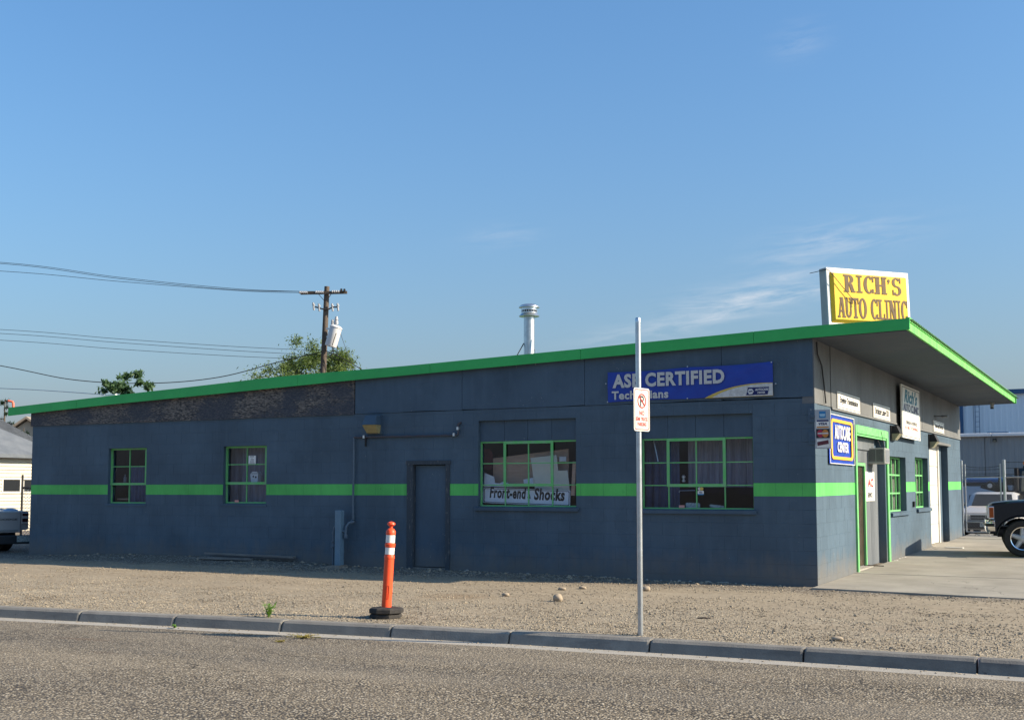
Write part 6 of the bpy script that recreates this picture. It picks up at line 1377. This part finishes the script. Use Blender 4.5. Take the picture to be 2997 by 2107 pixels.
def veh(name, label, cat, loc, rotz, group=None): t = thing(name, label, cat, loc, group, rotz); t['_w'] = [0,0,0]; return t
# dark sport utility vehicle: origin under the front axle, nose towards local +x
wc = onZ(2995, 1632, .10)
hdg = R_(180+7)
suv = veh('parked_suv', 'dark blue-black utility vehicle with chrome bumper parked nose to the front wall', 'car', (0,0,0), 0)
rot = Matrix.Rotation(hdg, 3, 'Z'); near = rot @ Vector((0, .86, 0)); suv.location = (wc.x-near.x, wc.y-near.y, apz(wc.x, wc.y)); suv.rotation_euler = (0,0,hdg)
zs_ = 1.0; R0 = .375; hw = .97
prof = [(.74,.46)]+arch(0, .37, .475, .44)+[(-2.4,.40)]+arch(-2.95, .37, .475, .42)+[(-3.85,.48),(-3.92,.62),(-3.92,1.22),(-3.86,1.30),(-.85,1.30),(-.6,1.285),(.2,1.235),(.58,1.185),(.72,1.135),(.765,1.06),(.765,.80),(.74,.78)]
shell(prof, hw, .05, .12).build('body', M_carblack, suv, local=True, smooth=True)
for sd_ in (1, -1):                                               # flared wheel lips
    mb = MB(); pts = [Vector((q[0], sd_*(hw+.004), q[1])) for q in arch(0, .37, .49, .44, 16)]; mb.tube(pts, .012, 6); mb.build('wheel_lip', M_carblack, suv, local=True, smooth=True)
ghp = [(-.80,1.29),(-1.42,1.80),(-1.7,1.85),(-3.65,1.86),(-3.82,1.78),(-3.92,1.29)]
shell(ghp, hw-.08, .10, .22).build('cab', M_carblack, suv, local=True, smooth=True)
for sd_ in (1, -1):
    for a, b, c, d in ((-1.0,-1.75,-1.45,-1.75), (-1.82,-2.7,-1.82,-2.7), (-2.78,-3.75,-2.78,-3.68)):
        mb = MB(); yy = sd_*(hw-.075); mb.prism([(a,1.33),(b,1.33),(d,1.76),(c,1.76)], (0, yy, 0), (1,0,0), (0,0,1), -.01*sd_); mb.build('side_window', M_carglass, suv, local=True)
MB().hexa([(-.86,-.78,1.31),(-.86,.78,1.31),(-.855,.78,1.31),(-.855,-.78,1.31),(-1.40,-.68,1.76),(-1.40,.68,1.76),(-1.38,.68,1.765),(-1.38,-.68,1.765)]).build('windscreen', M_carglass, suv, local=True)
mb = MB(); mb.bbox(.74,-.60,.86,.785,.60,1.08,.01); mb.build('grille', M_grille, suv, local=True)
gl_p = children(suv)[-1]
for k in range(4): MB().bbox(.787,-.60,.875+k*.052,.80,.60,.893+k*.052,.004).build('grille_bar', M_chrome, suv, local=True)
for sd_ in (1, -1):
    y0_, y1_ = sd_*.63, sd_*.935
    fb = MB().bbox(.72, min(y0_,y1_), .80, .79, max(y0_,y1_), 1.10, .012).build('headlight', M_chrome, suv, local=True)
    for a, b in ((.96, 1.075), (.825, .94)): MB().bbox(.785, min(y0_,y1_)+.02, a, .80, max(y0_,y1_)-.02, b, .008).build('lens', M_headlamp, fb, local=True)
    cb_ = MB().bbox(.55, sd_*(hw-.03)-.03, .80, .745, sd_*(hw-.03)+.045, 1.10, .01).build('corner_lamp', M_chrome, suv, local=True)
    MB().bbox(.575, sd_*(hw+.018)-.006, .83, .725, sd_*(hw+.018)+.006, 1.07, .005).build('lens', M_amber, cb_, local=True)
def bumper(parent, x0, hwb, z0, z1, m, back=.32):
    n = 14; vs_ = []; mb = MB(); path = [(x0-back, hwb), (x0-.10, hwb), (x0-.03, hwb-.05), (x0+.01, hwb-.16), (x0+.04, .3), (x0+.04, -.3), (x0+.01, -hwb+.16), (x0-.03, -hwb+.05), (x0-.10, -hwb), (x0-back, -hwb)]
    zz = [(z0, .03), (z0+.05, .0), ((z0+z1)/2-.02, -.012), ((z0+z1)/2+.0, .015), (z1-.05, .015), (z1-.035, -.005), (z1, .03)]; k = len(zz)
    for (px_, py_) in path:
        nrm_ = Vector((px_-(x0-.5), py_*.7, 0)).normalized()
        for z_, ins_ in zz: vs_.append((px_-nrm_.x*ins_, py_-nrm_.y*ins_, z_))
        for z_, ins_ in reversed(zz): vs_.append((px_-nrm_.x*(ins_+.05), py_-nrm_.y*(ins_+.05), z_))
    k2 = 2*k; mb.add(vs_, [(i*k2+j, i*k2+(j+1)%k2, (i+1)*k2+(j+1)%k2, (i+1)*k2+j) for i in range(len(path)-1) for j in range(k2)]+[tuple(range(k2)), tuple((len(path)-1)*k2+j for j in range(k2))[::-1]])
    return mb.build('front_bumper', m, parent, local=True, smooth=True), path
bo_, path = bumper(suv, .86, hw+.015, .50, .775, M_chrome)
mb = MB()
for sd_ in (1, -1): mb.tube([(.86-.30, sd_*(hw+.018), .665), (.76, sd_*(hw+.018), .665), (.835, sd_*(hw-.04), .665), (.88, sd_*(hw-.16), .665), (.905, sd_*.3, .665)], .03, 6)
mb.build('rub_strip', M_black, bo_, local=True)
MB().bbox(.36,-.80,.40,.49,.80,.50,.02).build('air_dam', M_black, suv, local=True)
mb = MB(); mb.box(-3.6, -.80, .42, .6, -.62, .55); mb.box(-3.6, .62, .42, .6, .80, .55); mb.box(-3.6,-.6,.5,.5,.6,.6); mb.build('underbody', M_black, suv, local=True)
for sd_ in (1, -1):
    wheel(suv, 0, sd_*.84, R0, .24, sd_, .245); wheel(suv, -2.95, sd_*.84, R0, .24, sd_, .245)
    MB().bbox(-1.15, sd_*1.0-.02, 1.30, -1.0, sd_*1.0+.14*sd_ if sd_ > 0 else sd_*1.0+.02, 1.47, .02).build('side_mirror', M_black, suv, local=True) if sd_ > 0 else MB().bbox(-1.15, -1.14, 1.30, -1.0, -.98, 1.47, .02).build('side_mirror', M_black, suv, local=True)
    for xx in (-.95, -1.78, -2.72): MB().box(xx-.004, sd_*(hw-.002), .62, xx+.004, sd_*(hw+.0015), 1.27).build('door_seam', M_black, suv, local=True)
    MB().bbox(-3.9, sd_*.93-.03, .85, -3.88+.0-.045, sd_*.93+.03, 1.2, .006).build('tail_light', M_amber, suv, local=True)
for o_ in [q for q in bpy.data.objects if q.parent == suv or (q.parent and q.parent.parent == suv)]:
    if o_.type == 'MESH' and o_.name.split('.')[0] not in ('tyre', 'rim', 'brake_drum', 'spokes'):
        for v_ in o_.data.vertices:
            if v_.co.x > .5: v_.co.x = .5+(v_.co.x-.5)*.56
            if v_.co.z > .6: v_.co.z = .6+(v_.co.z-.6)*.86
# white sedan behind the gate, nose towards us
fxl = onY(2811, 1480, 20.5).x; fxr = onY(2975, 1480, 20.5).x; mx_ = (fxl+fxr)/2-.05
sed = veh('parked_sedan', 'old white sedan with reflections painted on its bonnet, parked behind the wire gate', 'car', (mx_, 21.4, .03), R_(-90))
hw2 = .83
prof = [(.85,.24)]+arch(0,.30,.36,.24)+arch(-2.6,.30,.36,.24)+[(-3.5,.28),(-3.56,.8),(-3.45,.90),(-2.75,.93),(-.62,.93),(.1,.88),(.72,.78),(.84,.70),(.87,.45)]
shell(prof, hw2, .05, .12).build('body', M_carwhite, sed, local=True, smooth=True)
mb = MB(); mb.hexa([(-.55,-.70,.90),(-.55,.70,.90),(.80,.66,.70),(.80,-.66,.70),(-.58,-.70,.945),(-.58,.70,.945),(.80,.64,.745),(.80,-.64,.745)]); mb.build('bonnet', M_hood, sed, local=True)
shell([(-.58,.92),(-1.12,1.33),(-1.35,1.385),(-2.2,1.385),(-2.45,1.35),(-2.95,.92)], hw2-.09, .14, .22).build('cab', M_carwhite, sed, local=True, smooth=True)
MB().hexa([(-.60,-.62,.95),(-.60,.62,.95),(-.585,.62,.95),(-.585,-.62,.95),(-1.08,-.54,1.315),(-1.08,.54,1.315),(-1.06,.54,1.32),(-1.06,-.54,1.32)]).build('windscreen', M_carglass, sed, local=True)
for sd_ in (1, -1):
    MB().prism([(-.85,.96),(-1.65,.96),(-1.65,1.30),(-1.2,1.30)], (0, sd_*(hw2-.088), 0), (1,0,0), (0,0,1), -.01*sd_).build('side_window', M_carglass, sed, local=True)
    MB().prism([(-1.72,.96),(-2.7,.96),(-2.4,1.28),(-1.72,1.30)], (0, sd_*(hw2-.088), 0), (1,0,0), (0,0,1), -.01*sd_).build('side_window', M_carglass, sed, local=True)
    MB().bbox(.80, sd_*.65-.15, .56, .865, sd_*.65+.15, .69, .01).build('headlight', M_headlamp, sed, local=True)
    wheel(sed, 0, sd_*.72, .30, .18, sd_, .18, 8); wheel(sed, -2.6, sd_*.72, .30, .18, sd_, .18, 8)
    MB().bbox(-.78, sd_*.92-.09, .95, -.68, sd_*.92+.09, 1.06, .02).build('side_mirror', M_black, sed, local=True)
MB().bbox(.83,-.46,.54,.885,.46,.685,.008).build('grille', M_grille, sed, local=True)
mb = MB(); mb.box(.886,-.46,.60,.895,.46,.615); mb.box(.886,-.47,.535,.893,.47,.548); mb.box(.886,-.47,.68,.893,.47,.692); mb.prism([(-.05,.68),(-.035,.68),(0,.56),(.035,.68),(.05,.68),(0,.53)], (.9,0,0), (0,1,0), (0,0,1), .006); mb.build('grille_trim', M_alu, sed, local=True)
MB().bbox(.80,-.82,.28,.93,.82,.52,.03).build('front_bumper', M_grille, sed, local=True)
MB().box(.931,-.20,.33,.937,.12,.47).build('number_plate', M_licence, sed, local=True)
# blue and pale van further back
vy = 29.0; va, vb = onY(2823, 1430, vy).x, onY(2893, 1430, vy).x
van = veh('parked_van', 'blue van with pale lower panels far back behind the fence', 'van', ((va+vb)/2+1.6, vy+.9, .02), 0)
shell([(1.9,.35)]+arch(1.2,.36,.44,.36)+[(-.6,.36)]+arch(-1.4,.36,.44,.36)+[(-2.15,.4),(-2.2,1.62),(2.0,1.62),(2.1,1.0),(2.05,.4)], .92, .05, .1).build('body', M_carltblue, van, local=True, smooth=True)
shell([(-2.18,1.61),(-2.12,1.86),(-1.9,1.92),(1.2,1.92),(1.95,1.61)], .88, .06, .12).build('roof', M_carblue, van, local=True, smooth=True)
MB().box(-2.1,-.925,1.63,1.6,-.875,1.75).build('side_window', M_carglass, van, local=True)
for xx in (1.2, -1.4):
    for sd_ in (1, -1): wheel(van, xx, sd_*.8, .36, .2, sd_, .2, 6)
# tow truck with amber beacon at the right edge
ty_ = 24.0; tx = onY(2969, 1430, ty_).x; tz = onY(2985, 1358, ty_).z
tow = veh('tow_truck', 'black tow truck with amber roof beacon behind the fence at the right edge', 'truck', (tx, ty_+1.0, .02), 0)
tow['_w'] = [0,0,0]
MB().bbox(.0,-.95,.45,1.9,.95,1.35,.06).build('cab_base', M_carblack, tow, local=True); MB().hexa([(0,-.95,1.35),(1.75,-.95,1.35),(1.75,.95,1.35),(0,.95,1.35),(.08,-.82,tz-.16),(1.2,-.82,tz-.16),(1.2,.82,tz-.16),(.08,.82,tz-.16)]).build('cab', M_carblack, tow, local=True)
MB().hexa([(.20,-.962,1.42),(1.45,-.962,1.42),(1.45,-.90,1.42),(.2,-.90,1.42),(.24,-.868,tz-.25),(1.05,-.868,tz-.25),(1.05,-.80,tz-.25),(.24,-.80,tz-.25)]).build('side_window', mat('yellowish_glass', (.30, .26, .16), (.16, .15, .12), scale=3, rough=.15), tow, local=True)  # cab window glass in a yellowish tone
MB().bbox(1.9,-.9,.45,3.0,.9,1.2,.08).build('bonnet', M_carblack, tow, local=True)
mb = MB(); mb.lathe([(.085, -.75), (.10, -.7), (.10, .7), (.085, .75)], (.35, 0, tz+.02), (0,1,0), 12); mb.build('beacon', M_beacon, tow, local=True, smooth=True)
MB().box(.25,-.6,tz-.16,.45,.6,tz-.07).build('beacon_mount', M_black, tow, local=True)
MB().bbox(.02,-1.16,1.45,.14,-.99,tz-.14,.02).build('side_mirror', M_black, tow, local=True)
mb = MB(); mb.bbox(-1.2,-.95,.55,-.05,.95,1.40,.03); mb.build('bed', M_carblack, tow, local=True)
MB().bar((-.4,0,1.4),(-1.15,0,1.6),.12,.14).build('boom', M_black, tow, local=True); MB().bbox(-.34,-.5,1.4,-.08,.5,1.95,.03).build('headboard', M_black, tow, local=True)
wx = onY(2897, 1421, ty_).x-tx; wzz = onY(2897, 1421, ty_).z-.02
mb = MB(); mb.lathe([(.06, -.06), (.12, -.07), (.15, -.04), (.155, 0), (.15, .04), (.12, .07), (.06, .06)], (wx, -.95, wzz), (0,1,0), 24); dw = mb.build('dolly_wheel', M_rubber, tow, local=True, smooth=True)
mb = MB(); mb.lathe([(.08, .05), (.075, .075), (.03, .08)], (wx, -.95, wzz), (0,-1,0), 20); mb.build('rim', M_alu, dw, local=True, smooth=True)
mb = MB(); mb.bar((wx,-.9,wzz),(wx+.5,-.9,wzz-.05),.07,.07); mb.bar((wx+.25,-.9,wzz-.2),(wx+.3,-.9,wzz+.35),.06,.06); mb.box(wx+.15,-.93,1.38,wx+.4,-.7,wzz); mb.build('dolly_frame', M_black, tow, local=True)
pbk = onY(2957, 1441, ty_); bkt = thing('bucket', 'white plastic bucket standing on the tow truck bed', 'bucket', (pbk.x, ty_+.25, 1.47)); MB().lathe([(.085, 0), (.105, .16), (.11, .17)], (pbk.x, ty_+.25, 1.47), n=18).build('bucket_body', M_carltblue, bkt, smooth=True); MB().tube([(pbk.x-.1, ty_+.25, 1.63), (pbk.x-.05, ty_+.2, 1.72), (pbk.x+.05, ty_+.2, 1.72), (pbk.x+.1, ty_+.25, 1.63)], .006, 5).build('handle', M_wire, bkt)
# old white pickup at the left edge, tailgate towards us
pk = atD(83, 1612, 28.6); vd = (V_F0*math.cos(R_(22.0))-V_R*math.sin(R_(22.0))); hdg = math.atan2(vd.y, vd.x)+R_(24); rot = Matrix.Rotation(hdg, 3, 'Z'); hwp = .98
loc = Vector((pk.x, pk.y, 0))-rot @ Vector((0, -hwp, 0)); loc.z = .02
pu = veh('white_pickup', 'old white pickup truck showing its tailgate past the left end of the shop', 'truck', loc, hdg)
zoff = lambda py: 1.5-(py-1432)*28.6/3500-.02
zg1, zg0 = zoff(1495), zoff(1556)
prof = [(.02,.52),(.55,.50)]+[(1.05+.48*math.cos(R_(t)), .37+.48*math.sin(R_(t))) for t in range(164,15,-12)]+[(2.2,.48),(2.3,.48)]+[(4.15+.48*math.cos(R_(t)), .37+.48*math.sin(R_(t))) for t in range(164,15,-12)]+[(5.1,.5),(5.15,1.0),(3.7,1.12),(3.6,1.1),(.02,zg1)]
shell(prof, hwp, .04, .08).build('body', M_carwhite, pu, local=True, smooth=True)
shell([(2.05,1.08),(2.1,1.70),(2.3,1.78),(3.3,1.77),(3.75,1.10)], hwp-.08, .1, .2).build('cab', M_carwhite, pu, local=True, smooth=True)
MB().box(2.03,-.70,1.2,2.045,.70,1.66).build('rear_window', M_carglass, pu, local=True)
tg = MB().bbox(-.03,-.76,zg0,.03,.76,zg1-.01,.012).build('tailgate', M_carwhite, pu, local=True)
MB().bbox(-.035,-.70,zg0+.02,-.028,.70,zg0+.07,.003).build('trim_strip', M_acbeige, tg, local=True)
MB().bbox(-.04,-.15,zg1-.22,-.029,.15,zg1-.12,.004).build('handle', M_black, tg, local=True)
for sd_ in (1, -1):
    tl_ = MB().bbox(-.02,min(sd_*.79, sd_*.955),zg1-.30,.05,max(sd_*.79, sd_*.955),zg1-.03,.01).build('tail_light', M_carwhite, pu, local=True)
    for a, b in ((zg1-.11, zg1-.05), (zg1-.25, zg1-.17)): MB().bbox(-.027,min(sd_*.80, sd_*.945),a,-.019,max(sd_*.80, sd_*.945),b,.003).build('lens', M_taillamp, tl_, local=True)
    wheel(pu, 1.05, sd_*.82, .37, .24, sd_, .2, 8); wheel(pu, 4.15, sd_*.82, .37, .24, sd_, .2, 8)
rb = MB().bbox(-.17,-.95,zoff(1588),-.03,.95,zoff(1563),.02).build('rear_bumper', M_grille, pu, local=True)
MB().box(-.176,-.93,zoff(1582),-.171,-.62,zoff(1564)).build('number_plate', M_licence, rb, local=True)
mb = MB(); mb.box(.1,-.7,.35,4.9,.7,.5); mb.build('underbody', M_black, pu, local=True)
fw = rot @ Vector((-.031, 0, 0)); uu = rot @ Vector((0, -1, 0)); q0 = Vector(loc)+rot @ Vector((-.032, -.06, zg1-.30)); bpy.context.view_layer.update()
pn = rot @ Vector((-1, 0, 0)); pp_ = Vector(loc)+pn*.0315
def ontail(px, py): d = ray(px, py); return CAM+d*((pp_-CAM).dot(pn)/d.dot(pn))
q0 = ontail(-2, 1523); q1_ = ontail(51, 1523)
text(pu, 'DODGE', q0, uu, UZ, (q1_-q0).length, .045, M_bronze, .002, bold=.02)
tarp = MB(); bmm = bmesh.new(); bmesh.ops.create_icosphere(bmm, subdivisions=3, radius=.15)
for v in bmm.verts: v.co = Vector((v.co.x*1.2, v.co.y*1.3, max(-.1, v.co.z*.55)))*(1+.25*mnoise.noise(v.co*4))
cpos = Vector(loc)+rot @ Vector((.5, -.72, zg1-.01))
for v in bmm.verts: v.co = v.co+cpos
tag(tarp.bm(bmm).build('load_bundle', M_carltblue, smooth=True), 'pale blue bundle in the white pickup bed', 'bundle')

# ------------------------------------------------------------------ finish
fit_texts()
for o_ in bpy.data.objects:
    if '_w' in o_: del o_['_w']
